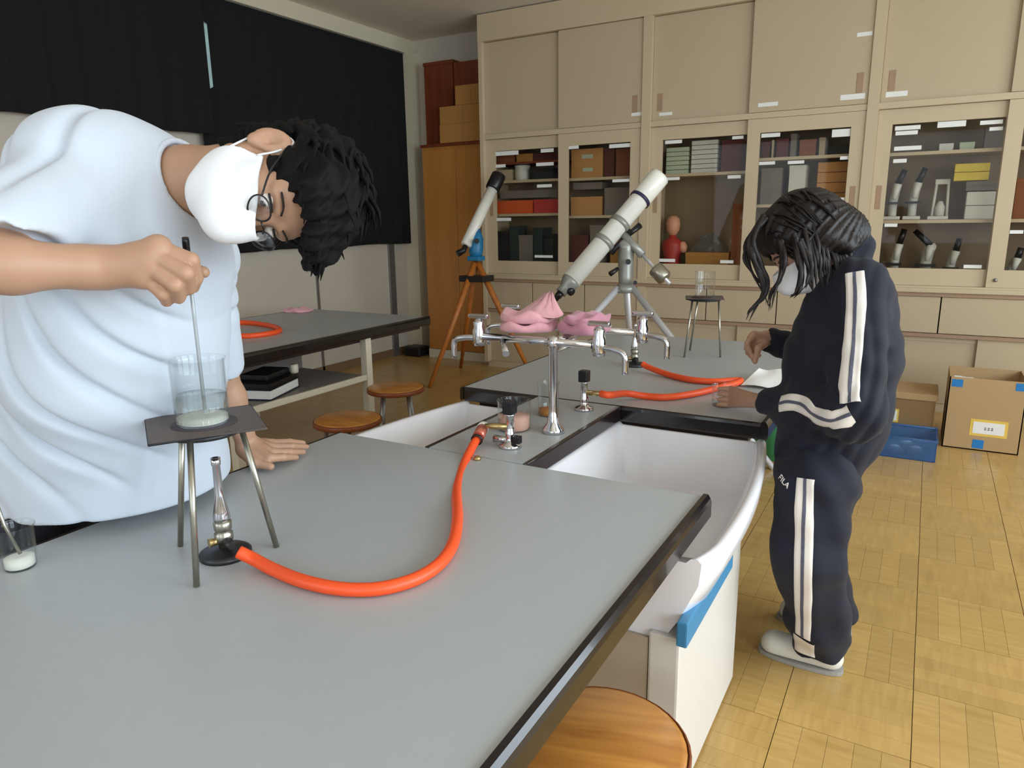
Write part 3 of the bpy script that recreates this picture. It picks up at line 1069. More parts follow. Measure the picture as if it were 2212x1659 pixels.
# ------------------------------------------------------------------ cloths
def cloth_pile(name, label, cat, mat, layers, group=None):
    """folded cloth: stacked rounded, wavy slabs lofted into one mesh per fold"""
    t = thing(name, label, cat, tuple(layers[0][0]))
    for (c, sx, sy, h, rz, seed) in layers:
        rr = random.Random(seed)
        ph = [rr.uniform(0, 6.3) for _ in range(6)]
        n, m = 40, 8
        vs, fs = [], []
        prof = [(0.0, 0.0), (0.85, 0.0), (0.98, 0.18), (1.0, 0.5), (0.98, 0.8), (0.86, 1.0), (0.45, 1.06), (0.0, 1.08)]
        for (s, z) in prof:
            for k in range(n):
                a = 2 * PI * k / n
                ca, sa = math.cos(a), math.sin(a)
                q = (abs(ca) ** 3.2 + abs(sa) ** 3.2) ** (-1 / 3.2)
                w = 1 + 0.05 * math.sin(3 * a + ph[0]) + 0.03 * math.sin(7 * a + ph[1] + z * 3)
                x, y = ca * q * sx * s * w, sa * q * sy * s * w
                zz = z * h + (0.006 * math.sin(9 * x / sx * 0.6 + ph[2]) + 0.005 * math.sin(8 * y / sy * 0.7 + ph[3])) * z * 1.4
                vs.append((c[0] + x * math.cos(rz) - y * math.sin(rz), c[1] + x * math.sin(rz) + y * math.cos(rz), c[2] + zz))
        for i in range(len(prof) - 1):
            for k in range(n):
                fs.append((i * n + k, i * n + (k + 1) % n, (i + 1) * n + (k + 1) % n, (i + 1) * n + k))
        MB().add(vs, fs, True).build('fold', mat, t)
    return t


tz = fz + 0.014
cp = cloth_pile('pink_towel', 'folded pink towel with a raised corner draped on the faucet stand', 'towel', 'pink_towel',
                [((-1.10, 2.03, tz), 0.092, 0.085, 0.030, 0.3, 1), ((-1.10, 2.03, tz + 0.029), 0.09, 0.08, 0.028, 0.25, 2)])
b = MB()
ap = at(1190, 640, 2.33)
ring = [vec((-1.065 + 0.085 * math.cos(a), 2.03 + 0.065 * math.sin(a), tz + 0.052 + 0.004 * math.sin(3 * a))) for a in [2 * PI * k / 24 for k in range(24)]]
vs = list(ring)
for s, lift in ((0.72, 0.016), (0.42, 0.036), (0.16, 0.058)):
    base = vec((ap[0], ap[1], tz + 0.05))
    vs += [base * (1 - s) + r_ * s + vec((0, 0, lift * (1 + 0.18 * math.sin(2.5 * i)))) for i, r_ in enumerate(ring)]
vs.append(vec((ap[0], ap[1], tz + 0.122)))
fs = [(j * 24 + k, j * 24 + (k + 1) % 24, (j + 1) * 24 + (k + 1) % 24, (j + 1) * 24 + k) for j in range(3) for k in range(24)]
fs += [(72 + k, 72 + (k + 1) % 24, 96) for k in range(24)]
MB().add(vs, fs, True).build('peak', 'pink_towel', cp)
cloth_pile('pink_towel', 'lower folded pink towel on the faucet stand next to the right taps', 'towel', 'pink_towel_dark',
           [((-0.915, 2.06, tz), 0.068, 0.085, 0.03, -0.2, 5), ((-0.915, 2.06, tz + 0.029), 0.064, 0.078, 0.024, -0.2, 6)])
p = on_z(665, 668, T)
cloth_pile('pink_cloth', 'small pink cloth lying at the back of the table behind the boy', 'cloth', 'pink_towel', [((p[0] + 0.05, p[1] - 0.14, T + 0.0005), 0.10, 0.09, 0.022, 0.2, 9)])
h3 = [on_z(470, 700, T + 0.012), on_z(530, 697, T + 0.0135), on_z(580, 703, T + 0.0135), on_z(604, 712, T + 0.0135), on_z(585, 720, T + 0.0135), on_z(530, 726, T + 0.0135), on_z(470, 722, T + 0.0135)]
hose('orange rubber hose coiled on the table behind the boy', h3, 0.016)

# white paper by the girl
def sheet(name, label, corners, cat='paper'):
    vs = [vec(c) for c in corners]
    b = MB()
    n = 6
    g, fs = [], []
    for j in range(n + 1):
        for i in range(n + 1):
            u, v = i / n, j / n
            p = vs[0] * (1 - u) * (1 - v) + vs[1] * u * (1 - v) + vs[2] * u * v + vs[3] * (1 - u) * v
            p = p + vec((0, 0, 0.006 * math.sin(u * 5) * math.sin(v * 4 + 1)))
            g.append(p)
    k = len(g)
    g += [p - vec((0, 0, 0.0012)) for p in g]
    for j in range(n):
        for i in range(n):
            p = j * (n + 1) + i
            fs.append((p, p + 1, p + n + 2, p + n + 1))
            fs.append((k + p, k + p + n + 1, k + p + n + 2, k + p + 1))
    o = b.add(g, fs, True).build(name, 'paper')
    return tag(o, label, cat)


sheet('paper_sheet', 'crumpled white paper lying on the table in front of the girl', [on_z(1600, 832, T + 0.008), on_z(1690, 840, T + 0.008), on_z(1690, 800, T + 0.03), on_z(1640, 795, T + 0.04)])


# ------------------------------------------------------------------ stools
def stool(name):
    t = thing(name, 'x', 'stool', (0, 0, 0), 'round wooden lab stools')
    MB().lathe([(0.0, 0.395), (0.15, 0.395), (0.160, 0.400), (0.164, 0.412), (0.160, 0.424), (0.150, 0.428), (0.0, 0.428)], (0, 0, 0), 36).build('seat', 'stool_wood', t)
    MB().lathe([(0.163, 0.398), (0.168, 0.402), (0.168, 0.420), (0.163, 0.424)], (0, 0, 0), 36, closed=True).build('seat_rim', 'stool_rim', t)
    for k in range(4):
        a = PI / 4 + k * PI / 2
        MB().tube([(0.10 * math.cos(a), 0.10 * math.sin(a), 0.395), (0.155 * math.cos(a), 0.155 * math.sin(a), 0.004)], 0.010, 10).build('leg', 'metal_grey', t)
    MB().tube([(0.135 * math.cos(a), 0.135 * math.sin(a), 0.15) for a in [2 * PI * k / 32 for k in range(32)]], 0.006, 8, closed=True).build('foot_ring', 'metal_grey', t)
    return t


def copy_thing(root, loc, label, rz=0.0, group=None):
    r = root.copy()
    COL.objects.link(r)
    r.location = loc
    r.rotation_euler = (0, 0, rz)
    r['label'] = label
    for ch in root.children:
        c = ch.copy()
        COL.objects.link(c)
        c.parent = r
        for g in ch.children:
            d = g.copy()
            COL.objects.link(d)
            d.parent = c
    return r


st = stool('lab_stool')
st.location = (-2.40, 2.55, 0)
st['label'] = 'round wooden stool with metal legs nearest the corner of the foreground table'
copy_thing(st, (-2.62, 3.20, 0), 'round wooden stool with dark rim by the white leg of the left table', 0.6)
copy_thing(st, (-0.44, 1.07, 0), 'round wooden stool at the bottom edge beside the foreground table', 0.3)

# ------------------------------------------------------------------ books and case under the left table
ZS = 0.436
def book(label, p, sx, sy, h, rz, mat, pages='paper'):
    t = thing('book', label, 'book', tuple(p))
    c = vec(p)
    b = MB()
    b.box(c + (-sx, -sy, 0), c + (sx, sy, 0.004), rz=rz, org=c)
    b.box(c + (-sx, -sy, h - 0.004), c + (sx, sy, h), rz=rz, org=c)
    b.box(c + (-sx - 0.002, -sy, 0), c + (-sx + 0.003, sy, h), rz=rz, org=c)
    b.build('cover', mat, t)
    MB().box(c + (-sx + 0.003, -sy + 0.006, 0.004), c + (sx - 0.006, sy - 0.006, h - 0.004), rz=rz, org=c).build('pages', pages, t)
    return t


bp_ = vec((-3.17, 2.72, ZS))
book('thick blue-covered book lying on the shelf of the left table', bp_, 0.13, 0.17, 0.055, 0.35, 'book_navy')
book('black-covered book stacked on the blue book under the left table', bp_ + (0.01, 0.0, 0.056), 0.12, 0.16, 0.03, 0.30, 'book_black', 'book_black')
q = bp_ + (0.0, 0.02, 0.087)
tag(MB().box(q + (-0.09, -0.12, 0), q + (0.08, 0.12, 0.035), bev=0.01, rz=0.3).build('pencil_case', 'book_black'), 'black pouch on top of the stacked books under the left table', 'pouch')
tag(MB().lathe([(0.0, 0.0), (0.022, 0.0), (0.024, 0.01), (0.024, 0.045), (0.02, 0.05), (0.0, 0.05)], q + (0.06, 0.155, -0.001), 16).build('tape_roll', 'leg_cream'),
    'small cream roll standing by the black pouch under the left table', 'roll')

# ------------------------------------------------------------------ tall wooden cupboard with boxes on top
wc = thing('wooden_cupboard', 'tall tan wooden cupboard in the corner by the black curtain', 'cupboard', (-3.98, 5.9, 0))
wx0, wx1, wy0 = -4.36, -3.57, 5.89
b = MB()
b.box((wx0, wy0 + 0.02, 0.0), (wx1, Y1 - 0.003, 2.05))
b.build('body', 'tan_wood', wc)
for k in range(2):
    a = wx0 + 0.01 + (wx1 - wx0 - 0.02) * k / 2
    c = wx0 + 0.01 + (wx1 - wx0 - 0.02) * (k + 1) / 2
    d = MB().box((a + 0.002, wy0, 0.09), (c - 0.002, wy0 + 0.019, 2.02), bev=0.002).build('door', 'tan_wood', wc)
MB().box((wx0 - 0.005, wy0 - 0.01, 2.05), (wx1, Y1 - 0.003, 2.075)).build('top_board', 'red_wood', wc)
MB().box((wx0 + 0.005, wy0 - 0.004, 0.0), (wx1, wy0 + 0.019, 0.085)).build('plinth', 'leg_cream', wc)
rb = thing('wooden_crate', 'tall red-brown wooden box standing on top of the wooden cupboard', 'box', (-4.1, 5.95, 2.075))
b = MB()
b.box((-4.37, 6.0, 2.077), (-4.04, 6.135, 2.80))
b.build('body', 'red_wood', rb)
MB().box((-4.375, 5.993, 2.80), (-4.035, 6.137, 2.83)).build('lid', 'red_wood', rb)
MB().box((-4.23, 5.992, 2.10), (-4.20, 5.999, 2.80)).build('batten', 'red_wood', rb)
rb2 = tag(MB().box((-4.03, 6.0, 2.077), (-3.74, 6.13, 2.80), bev=0.004).build('wooden_case', 'red_wood'), 'dark red wooden case standing behind the cardboard boxes on the cupboard', 'case')


def carton(label, lo, hi, mat, tape=True):
    t = thing('cardboard_box', label, 'box', tuple((vec(lo) + vec(hi)) / 2 * (1, 1, 0) + vec((0, 0, lo[2]))))
    MB().box(lo, hi, bev=0.002).build('body', mat, t)
    b = MB()
    ym = (lo[1] + hi[1]) / 2
    b.box((lo[0] - 0.0008, ym - 0.012, hi[2]), (hi[0] + 0.0008, ym + 0.012, hi[2] + 0.0008))
    xm = (lo[0] + hi[0]) / 2
    b.box((xm - 0.002, lo[1] - 0.0012, lo[2] + 0.01), (xm + 0.002, lo[1] + 0.001, hi[2] - 0.01))
    b.build('seam', 'cardboard_dark', t)
    return t


carton('flat gold cardboard box at the bottom of the pile on the cupboard', (-4.12, 5.87, 2.077), (-3.60, 5.985, 2.24), 'cardboard_gold')
carton('gold cardboard box in the middle of the pile on the cupboard', (-4.12, 5.88, 2.242), (-3.60, 5.985, 2.40), 'cardboard_gold')
carton('gold cardboard box topping the pile on the cupboard', (-3.94, 5.88, 2.402), (-3.60, 5.985, 2.57), 'cardboard_gold')
tag(MB().box((-4.62, 5.80, 0.0), (-4.42, 5.98, 0.10), bev=0.02).build('black_bag', 'book_black'), 'small black bag on the floor beside the wooden cupboard', 'bag')

# ------------------------------------------------------------------ cartons on the floor at the right
def open_carton(label, lo, hi, mat, flaps=True):
    t = thing('cardboard_box', label, 'box', ((lo[0] + hi[0]) / 2, (lo[1] + hi[1]) / 2, 0))
    th = 0.006
    b = MB()
    b.box(lo, (hi[0], hi[1], lo[2] + th))
    b.box(lo, (lo[0] + th, hi[1], hi[2]))
    b.box((hi[0] - th, lo[1], lo[2]), hi)
    b.box(lo, (hi[0], lo[1] + th, hi[2]))
    b.box((lo[0], hi[1] - th, lo[2]), hi)
    b.build('body', mat, t)
    return t


bl, bh = (0.185, 4.86, 0.001), (0.565, 5.22, 0.43)
t = open_carton('open cardboard box with blue tape and yellow-edged label at the right', bl, bh, 'cardboard')
for (px, pz, w, h_) in ((0.225, 0.395, 0.028, 0.022), (0.535, 0.40, 0.026, 0.022), (0.365, 0.04, 0.028, 0.026)):
    MB().box((px - w, bl[1] - 0.0015, pz - h_), (px + w, bl[1], pz + h_)).build('tape', 'blue_tape', t)
l = MB().box((0.315, bl[1] - 0.001, 0.09), (0.50, bl[1], 0.19)).build('label_border', 'yellow_border', t)
MB().box((0.33, bl[1] - 0.002, 0.105), (0.485, bl[1] - 0.001, 0.175)).build('label', 'paper', l)
b = MB()
for k in range(3):
    b.box((0.385 + k * 0.017, bl[1] - 0.0026, 0.13), (0.397 + k * 0.017, bl[1] - 0.002, 0.134))
    b.box((0.385 + k * 0.017, bl[1] - 0.0026, 0.14), (0.397 + k * 0.017, bl[1] - 0.002, 0.143))
    b.box((0.39 + k * 0.017, bl[1] - 0.0026, 0.128), (0.3925 + k * 0.017, bl[1] - 0.002, 0.148))
b.build('lettering', 'ink', l)
for k, (x, y, z) in enumerate(((0.228, 4.91, 0.40), (0.29, 4.915, 0.395), (0.26, 5.0, 0.38))):
    tag(MB().box((x - 0.025, y - 0.03, z - 0.36), (x + 0.02, y + 0.03, z + 0.025), bev=0.006, rz=0.1 * k).build('packing_paper', 'paper'),
        ['crumpled packing paper at the left corner inside the open cardboard box', 'middle piece of packing paper inside the open cardboard box', 'packing paper furthest from the corner inside the open cardboard box'][k], 'paper')
t = thing('cardboard_box', 'low closed cardboard box behind the blue tray by the cabinets', 'box', (-0.12, 5.1, 0))
MB().box((-0.42, 4.93, 0.001), (0.13, 5.25, 0.285), bev=0.003).build('body', 'cardboard_dark', t)
MB().box((-0.43, 4.92, 0.255), (0.14, 5.26, 0.295), bev=0.003).build('lid', 'cardboard', t)
l = MB().box((-0.22, 4.9285, 0.10), (-0.06, 4.93, 0.185)).build('label_border', 'yellow_border', t)
MB().box((-0.21, 4.9275, 0.11), (-0.07, 4.9285, 0.175)).build('label', 'paper', l)
tr = thing('plastic_tray', 'translucent blue plastic tray of glassware on the floor behind the girl', 'tray', (-0.05, 4.62, 0))
b = MB()
lo, hi = (-0.24, 4.50, 0.001), (0.15, 4.80, 0.12)
th = 0.005
b.box(lo, (hi[0], hi[1], th))
b.box(lo, (lo[0] + th, hi[1], hi[2]))
b.box((hi[0] - th, lo[1], 0.001), hi)
b.box(lo, (hi[0], lo[1] + th, hi[2]))
b.box((lo[0], hi[1] - th, 0.001), hi)
b.build('body', 'tray_blue', tr)
MB().tube([(lo[0], lo[1], hi[2]), (hi[0], lo[1], hi[2]), (hi[0], hi[1], hi[2]), (lo[0], hi[1], hi[2])], 0.008, 8, closed=True).build('rim', 'tray_blue', tr)
beaker('tall clear measuring jar standing in the blue tray', (-0.17, 4.60, 0.008), 0.035, 0.26)
for k, (x, y) in enumerate(((-0.06, 4.58), (0.05, 4.60), (0.0, 4.71))):
    lb = ['clear glass dish near the front of the blue tray beside the jar', 'clear glass dish at the right front of the blue tray', 'clear glass dish at the back of the blue tray'][k]
    d_ = thing('glass_dish', lb, 'dish', (x, y, 0.008))
    MB().lathe([(0.0, 0.0), (0.045, 0.0), (0.05, 0.008), (0.052, 0.05), (0.05, 0.05), (0.047, 0.01), (0.0, 0.003)], (x, y, 0.008), 24).build('vessel', 'bag_clear', d_)
    MB().lathe([(0.0, 0.004), (0.044, 0.004), (0.04, 0.03), (0.02, 0.045), (0.0, 0.048)], (x, y, 0.008), 14).build('contents', 'paper', d_)
gb = thing('green_bucket', 'green plastic bucket on the floor behind the girl by the far table', 'bucket', (-0.60, 4.32, 0))
gx, gy = on_z(1668, 985, 0.0)[:2]
gb.location = (gx, gy, 0)
MB().lathe([(0.0, 0.001), (0.10, 0.001), (0.125, 0.24), (0.132, 0.245), (0.132, 0.255), (0.122, 0.25), (0.098, 0.008), (0.0, 0.006)], (gx, gy, 0), 28).build('shell', 'green_plastic', gb)
MB().tube([(gx + 0.128 * math.cos(a), gy, 0.245 + 0.05 * math.sin(a)) for a in [PI * k / 12 for k in range(13)]], 0.004, 8).build('handle', 'metal_grey', gb)
def depth_of(p):
    return float((vec(p) - vec((0, 0, CAMH))) @ -RC[:, 2])


# ------------------------------------------------------------------ white refractor telescope on a metal tripod
ws = thing('telescope', 'white refractor telescope on a chrome tripod behind the middle table', 'telescope', tuple(at(1352, 580, 4.42) * (1, 1, 0)))
A = at(1424, 382, 4.46)
B = at(1234, 606, 4.34)
ax = (B - A) / np.linalg.norm(B - A)
L = np.linalg.norm(B - A)
MB().lathe([(0.0, 0.02), (0.058, 0.02), (0.060, 0.0), (0.066, 0.0), (0.066, 0.02), (0.066, L * 0.21), (0.060, L * 0.215), (0.060, L), (0.0, L + 0.001)], A, 28, ax).build('tube', 'tube_white', ws)
MB().lathe([(0.0605, L * 0.212), (0.0685, L * 0.212), (0.0685, L * 0.235), (0.0605, L * 0.235)], A, 28, ax, closed=True).build('band', 'navy_ring', ws)
for s in (0.46, 0.64):
    MB().lathe([(0.0605, L * s - 0.016), (0.068, L * s - 0.016), (0.068, L * s + 0.016), (0.0605, L * s + 0.016)], A, 28, ax, closed=True).build('tube_ring', 'mount_grey', ws)
MB().lathe([(0.0, 0.0), (0.058, 0.0), (0.055, 0.02), (0.040, 0.05), (0.034, 0.06), (0.034, 0.10), (0.0, 0.10)], B, 24, ax).build('focuser', 'mount_grey', ws)
e0 = B + ax * 0.10
MB().lathe([(0.0, 0.0), (0.022, 0.0), (0.022, 0.03), (0.018, 0.032), (0.018, 0.055), (0.0, 0.056)], e0, 16, ax).build('eyepiece', 'black_plastic', ws)
kn = B + ax * 0.05 + cdir(0.6, -0.7, 0.4) * 0.045
MB().lathe([(0.0, -0.012), (0.024, -0.012), (0.024, 0.012), (0.0, 0.012)], kn, 16, cdir(0.5, -0.6, 0.6)).build('focus_knob', 'black_plastic', ws)
# finder bracket knobs on the saddle
sd_ = A + ax * L * 0.55 + cdir(0.72, -0.66, -0.1) * 0.085
MB().tube([A + ax * L * 0.44 + cdir(0.72, -0.66, 0) * 0.08, A + ax * L * 0.66 + cdir(0.72, -0.66, 0) * 0.08], 0.016, 10).build('saddle', 'black_plastic', ws)
MB().tube([sd_ - ax * 0.06, sd_ - ax * 0.14 + cdir(0.5, 0.1, 0) * 0.03], [0.014, 0.02], 10).build('guide_knob', 'black_plastic', ws)
M0 = at(1352, 545, 4.42)
M1 = at(1352, 600, 4.42)
MB().tube([sd_, (sd_ + M0) / 2 + cdir(0.2, 0, 0.3) * 0.02, M0, M1, M1 + vec((0, 0, -0.09))], [0.034, 0.042, 0.05, 0.046, 0.04], 16).build('mount_head', 'mount_grey', ws)
MB().tube([at(1335, 580, 4.36), at(1318, 592, 4.34)], [0.012, 0.016], 10).build('mount_knob', 'black_plastic', ws)
MB().tube([at(1357, 565, 4.36), at(1357, 566, 4.30)], 0.016, 10).build('mount_knob', 'black_plastic', ws)
MB().tube([at(1372, 610, 4.36), at(1372, 611, 4.30)], 0.012, 10).build('mount_knob', 'black_plastic', ws)
C0, C1 = at(1347, 508, 4.40), at(1447, 613, 4.30)
ca = (C1 - C0) / np.linalg.norm(C1 - C0)
CL = np.linalg.norm(C1 - C0)
MB().tube([C0, C0 + ca * CL * 0.42], 0.026, 14).build('axis_housing', 'mount_grey', ws)
MB().tube([C0 + ca * CL * 0.42, C1], 0.011, 12).build('counterweight_shaft', 'aluminium', ws)
MB().lathe([(0.0, 0.0), (0.044, 0.0), (0.048, 0.008), (0.048, 0.085), (0.04, 0.095), (0.0, 0.095)], C0 + ca * CL * 0.68, 20, ca).build('counterweight', 'steel_rod', ws)
lt = M1 + vec((0, 0, -0.06))
p1 = at(1382, 632, 4.38)
p2 = at(1447, 718, 4.28)
d_ = (p2 - p1) / (p1[2] - p2[2])
foot = p2 + d_ * p2[2]
off = foot - lt
off[2] = 0
for k in range(3):
    a = 2 * PI * k / 3
    o2 = vec((off[0] * math.cos(a) - off[1] * math.sin(a), off[0] * math.sin(a) + off[1] * math.cos(a), 0))
    top = lt + o2 / np.linalg.norm(o2) * 0.05
    ft = vec((lt[0], lt[1], 0.003)) + o2
    MB().tube([top, ft], [0.021, 0.017], 12).build('leg', 'aluminium', ws)
MB().lathe([(0.0, -0.03), (0.06, -0.03), (0.065, 0.0), (0.04, 0.03), (0.0, 0.03)], lt, 18).build('leg_hub', 'mount_grey', ws)
tp_c = vec((lt[0], lt[1], 0.60))
MB().lathe([(0.0, 0.0), (0.10, 0.0), (0.105, 0.006), (0.10, 0.012), (0.0, 0.012)], tp_c, 20).build('accessory_tray', 'mount_grey', ws)

# ------------------------------------------------------------------ small telescope with cyan mount on wooden tripod
cxy = vec((-3.30, 5.20, 0))
D0 = 6.02
bs = thing('telescope', 'small white telescope with cyan mount on a wooden tripod by the cupboard', 'telescope', tuple(cxy))
A = at(1078, 378, D0 + 0.1)
B = at(1001, 541, D0 - 0.05)
ax = (B - A) / np.linalg.norm(B - A)
L = np.linalg.norm(B - A)
MB().lathe([(0.0, 0.0), (0.058, 0.0), (0.062, 0.01), (0.062, 0.14), (0.055, 0.15), (0.0, 0.15)], A, 22, ax).build('dew_cap', 'black_plastic', bs)
MB().lathe([(0.0, 0.15), (0.048, 0.15), (0.046, L * 0.93), (0.035, L * 0.94), (0.0, L * 0.94)], A, 22, ax).build('tube', 'tube_white', bs)
MB().tube([A + ax * L * 0.94, B, B + cdir(-0.6, -0.4, 0.2) * 0.06], [0.022, 0.024, 0.028], 12).build('eyepiece', 'black_plastic', bs)
hd = at(1028, 545, D0)
MB().tube([at(1030, 495, D0), at(1030, 515, D0), hd, hd + vec((0, 0, -0.05))], [0.03, 0.055, 0.06, 0.04], 14).build('mount_head', 'cyan_mount', bs)
MB().box(hd + (-0.06, -0.05, -0.07), hd + (0.06, 0.05, -0.03), bev=0.01).build('mount_plate', 'cyan_mount', bs)
MB().tube([at(1030, 520, D0 - 0.06), at(1030, 521, D0 - 0.12)], 0.02, 10).build('mount_knob', 'black_plastic', bs)
hub = hd + vec((0, 0, -0.06))
for (fx_, fy_) in ((-3.515, 4.733), (-3.74, 5.54), (-2.86, 5.36)):
    ft = vec((fx_, fy_, 0.004))
    dv = ft - hub
    s0 = hub + dv / np.linalg.norm(dv) * 0.03
    MB().tube([s0, s0 + (ft - s0) * 0.5, ft], [0.026, 0.024, 0.016], 8).build('leg', 'orange_wood', bs)
MB().box(vec((hub[0], hub[1], 0.86)) + (-0.12, -0.09, 0), vec((hub[0], hub[1], 0.86)) + (0.12, 0.09, 0.05), bev=0.006).build('accessory_tray', 'black_plastic', bs)

# ------------------------------------------------------------------ things behind the cabinet glass
CY = CF + 0.16
pm('box_brown', (136, 78, 44), 0.8)
pm('box_darkred', (92, 40, 34), 0.8)
pm('box_beige', (186, 168, 136), 0.8)
pm('box_black', (22, 20, 26), 0.6)
pm('box_orange', (222, 92, 34), 0.7)
pm('box_red', (190, 54, 48), 0.7)
pm('box_grey', (120, 112, 104), 0.8)
pm('box_tan', (196, 142, 86), 0.85)
pm('box_white', (214, 212, 204), 0.7)
pm('box_palegreen', (186, 196, 172), 0.7)
pm('box_yellow', (220, 196, 70), 0.7)
pm('box_teal', (36, 52, 50), 0.6)
pm('skin_model', (222, 160, 130), 0.5)
pm('organ_red', (176, 52, 44), 0.5)


def rect(x0, y0, x1, y1, yy):
    a = on_y(x0, y1, yy)
    b_ = on_y(x1, y0, yy)
    return a[0], a[2], b_[0], b_[2]


SHZ = {0: (1.0, 1.415, 1.705), 5: (1.0, 1.39, 1.70), 6: (0.9, 1.45, 1.785), 1: (0.9, 1.345, 1.70), 2: (0.9, 1.325, 1.775), 3: (0.9, 1.33, 1.76)}


def shelf_box(label, r, mat, module, level, depth=0.2, dy=0.0, labels=(), raise_=0.0, split=0, group=None, nm='storage_box'):
    yy = CY + dy
    xa, za, xb, zb = rect(*r, yy)
    zs = SHZ[module][level]
    if level == 0:
        zs = 0.886
    base = zs + 0.001 + raise_
    xm = (xa + xb) / 2
    t = thing(nm, label, 'box', (xm, yy, base), group)
    top = max(zb, base + 0.04)
    if split:
        for k in range(split):
            z0 = base + (top - base) * k / split
            z1 = base + (top - base) * (k + 1) / split - 0.003
            MB().box((xa, yy, z0), (xb, yy + depth, z1), bev=0.004).build('layer', mat, t)
    else:
        MB().box((xa, yy, base), (xb, yy + depth, top - 0.02), bev=0.002).build('body', mat, t)
        MB().box((xa - 0.002, yy - 0.002, top - 0.03), (xb + 0.002, yy + depth, top), bev=0.002).build('lid', mat, t)
    for (lx0, ly0, lx1, ly1, lm) in labels:
        c0, c1, d0, d1 = rect(lx0, ly0, lx1, ly1, yy)
        MB().box((c0, yy - 0.004, c1), (d0, yy - 0.002, d1)).build('sticker', lm, t)
    return t


# an extra thin shelf in the leftmost bay (upper row)
MB().box((POSTS[0] + 0.037, CF + 0.09, 1.842), (-2.80, CF + 0.424, 1.858)).build('shelf', 'red_wood', CABS[0])
SHZ[4] = (0, 0, 1.858)
S = shelf_box
S('brown box at the left of the topmost shelf in the cabinet by the cupboard', (1074, 334, 1110, 352), 'box_brown', 4, 2)
S('orange-brown box in the middle of the topmost shelf near the cupboard', (1116, 331, 1150, 352), 'cardboard_gold', 4, 2)
S('dark red box at the right of the topmost shelf near the cupboard', (1153, 329, 1196, 350), 'box_darkred', 4, 2)
S('beige box beside the white canister behind glass', (1072, 366, 1104, 392), 'box_beige', 0, 2, 0.12)
t = thing('canister', 'white canister standing between beige and black boxes behind glass', 'canister', (0, 0, 0))
p = on_y(1122, 390, CY)
t.location = (p[0], CY + 0.06, 1.706)
MB().lathe([(0.0, 0.0), (0.066, 0.0), (0.068, 0.01), (0.068, 0.105), (0.06, 0.112), (0.07, 0.114), (0.07, 0.13), (0.0, 0.132)], (p[0], CY + 0.06, 1.706), 24).build('body', 'box_white', t)
S('black box on the upper shelf beside the white canister', (1145, 362, 1195, 386), 'box_black', 0, 2, 0.12)
S('long orange box on the middle shelf of the cabinet by the cupboard', (1072, 432, 1150, 456), 'box_orange', 0, 1)
S('red box next to the orange box on the middle shelf', (1153, 430, 1195, 454), 'box_red', 0, 1)
S('grey carton lying on the orange and red boxes', (1080, 409, 1186, 429), 'box_grey', 0, 1, 0.16, raise_=0.135)
for k, (x0, x1, y0, m_) in enumerate(((1073, 1098, 500, 'box_black'), (1101, 1118, 488, 'box_teal'), (1121, 1150, 508, 'box_grey'), (1153, 1172, 492, 'box_teal'), (1174, 1195, 506, 'box_black'))):
    S(['black instrument case at the left of the bottom shelf near the cupboard', 'dark green instrument case second on the bottom shelf near the cupboard', 'grey instrument case in the middle of the bottom shelf near the cupboard', 'dark teal instrument case right of the grey one on the bottom shelf', 'black instrument case at the right end of the bottom shelf'][k],
      (x0, y0, x1, 560), m_, 0, 0, 0.18, group='instrument cases on the bottom shelf', nm='instrument_case')
S('tan carton stack with two pale stickers on the upper shelf behind the telescope', (1234, 319, 1302, 378), 'box_tan', 5, 2, 0.15, labels=((1257, 333, 1281, 343, 'box_palegreen'), (1259, 362, 1281, 371, 'box_palegreen')))
S('narrow dark brown box between tan carton and red-brown box', (1305, 318, 1327, 375), 'box_darkred', 5, 2, 0.15)
S('red-brown box at the right end of the upper shelf above the telescope', (1330, 319, 1366, 374), 'box_brown', 5, 2, 0.15)
S('dull tan box on the middle shelf left of the telescope tube', (1233, 424, 1300, 466), 'box_tan', 5, 1)
S('grey-brown box on top of the dull tan box', (1238, 393, 1300, 421), 'box_grey', 5, 1, 0.17, raise_=0.215)
S('dark grey box behind the telescope tube on the middle shelf', (1305, 404, 1362, 466), 'box_grey', 5, 1)
S('reddish box on the bottom shelf behind the telescope tube', (1232, 508, 1270, 548), 'box_darkred', 5, 0)
S('pale plastic bag-like bundle on the bottom shelf beside the reddish box', (1274, 486, 1304, 548), 'box_grey', 5, 0)
S('mustard box on the bottom shelf behind the telescope mount', (1318, 508, 1352, 550), 'cardboard_gold', 5, 0)

S('stack of pale green trays at the left of the upper shelf', (1438, 316, 1488, 370), 'box_palegreen', 1, 2, split=6, nm='tray_stack')
S('stack of white trays in the middle of the upper shelf', (1492, 300, 1551, 367), 'box_white', 1, 2, split=7, nm='tray_stack')
S('dark box at the right of the white trays', (1557, 300, 1602, 364), 'box_darkred', 1, 2)
S('wide brown carton under the plastic bag behind glass', (1480, 546, 1574, 572), 'cardboard_gold', 1, 0, 0.2)
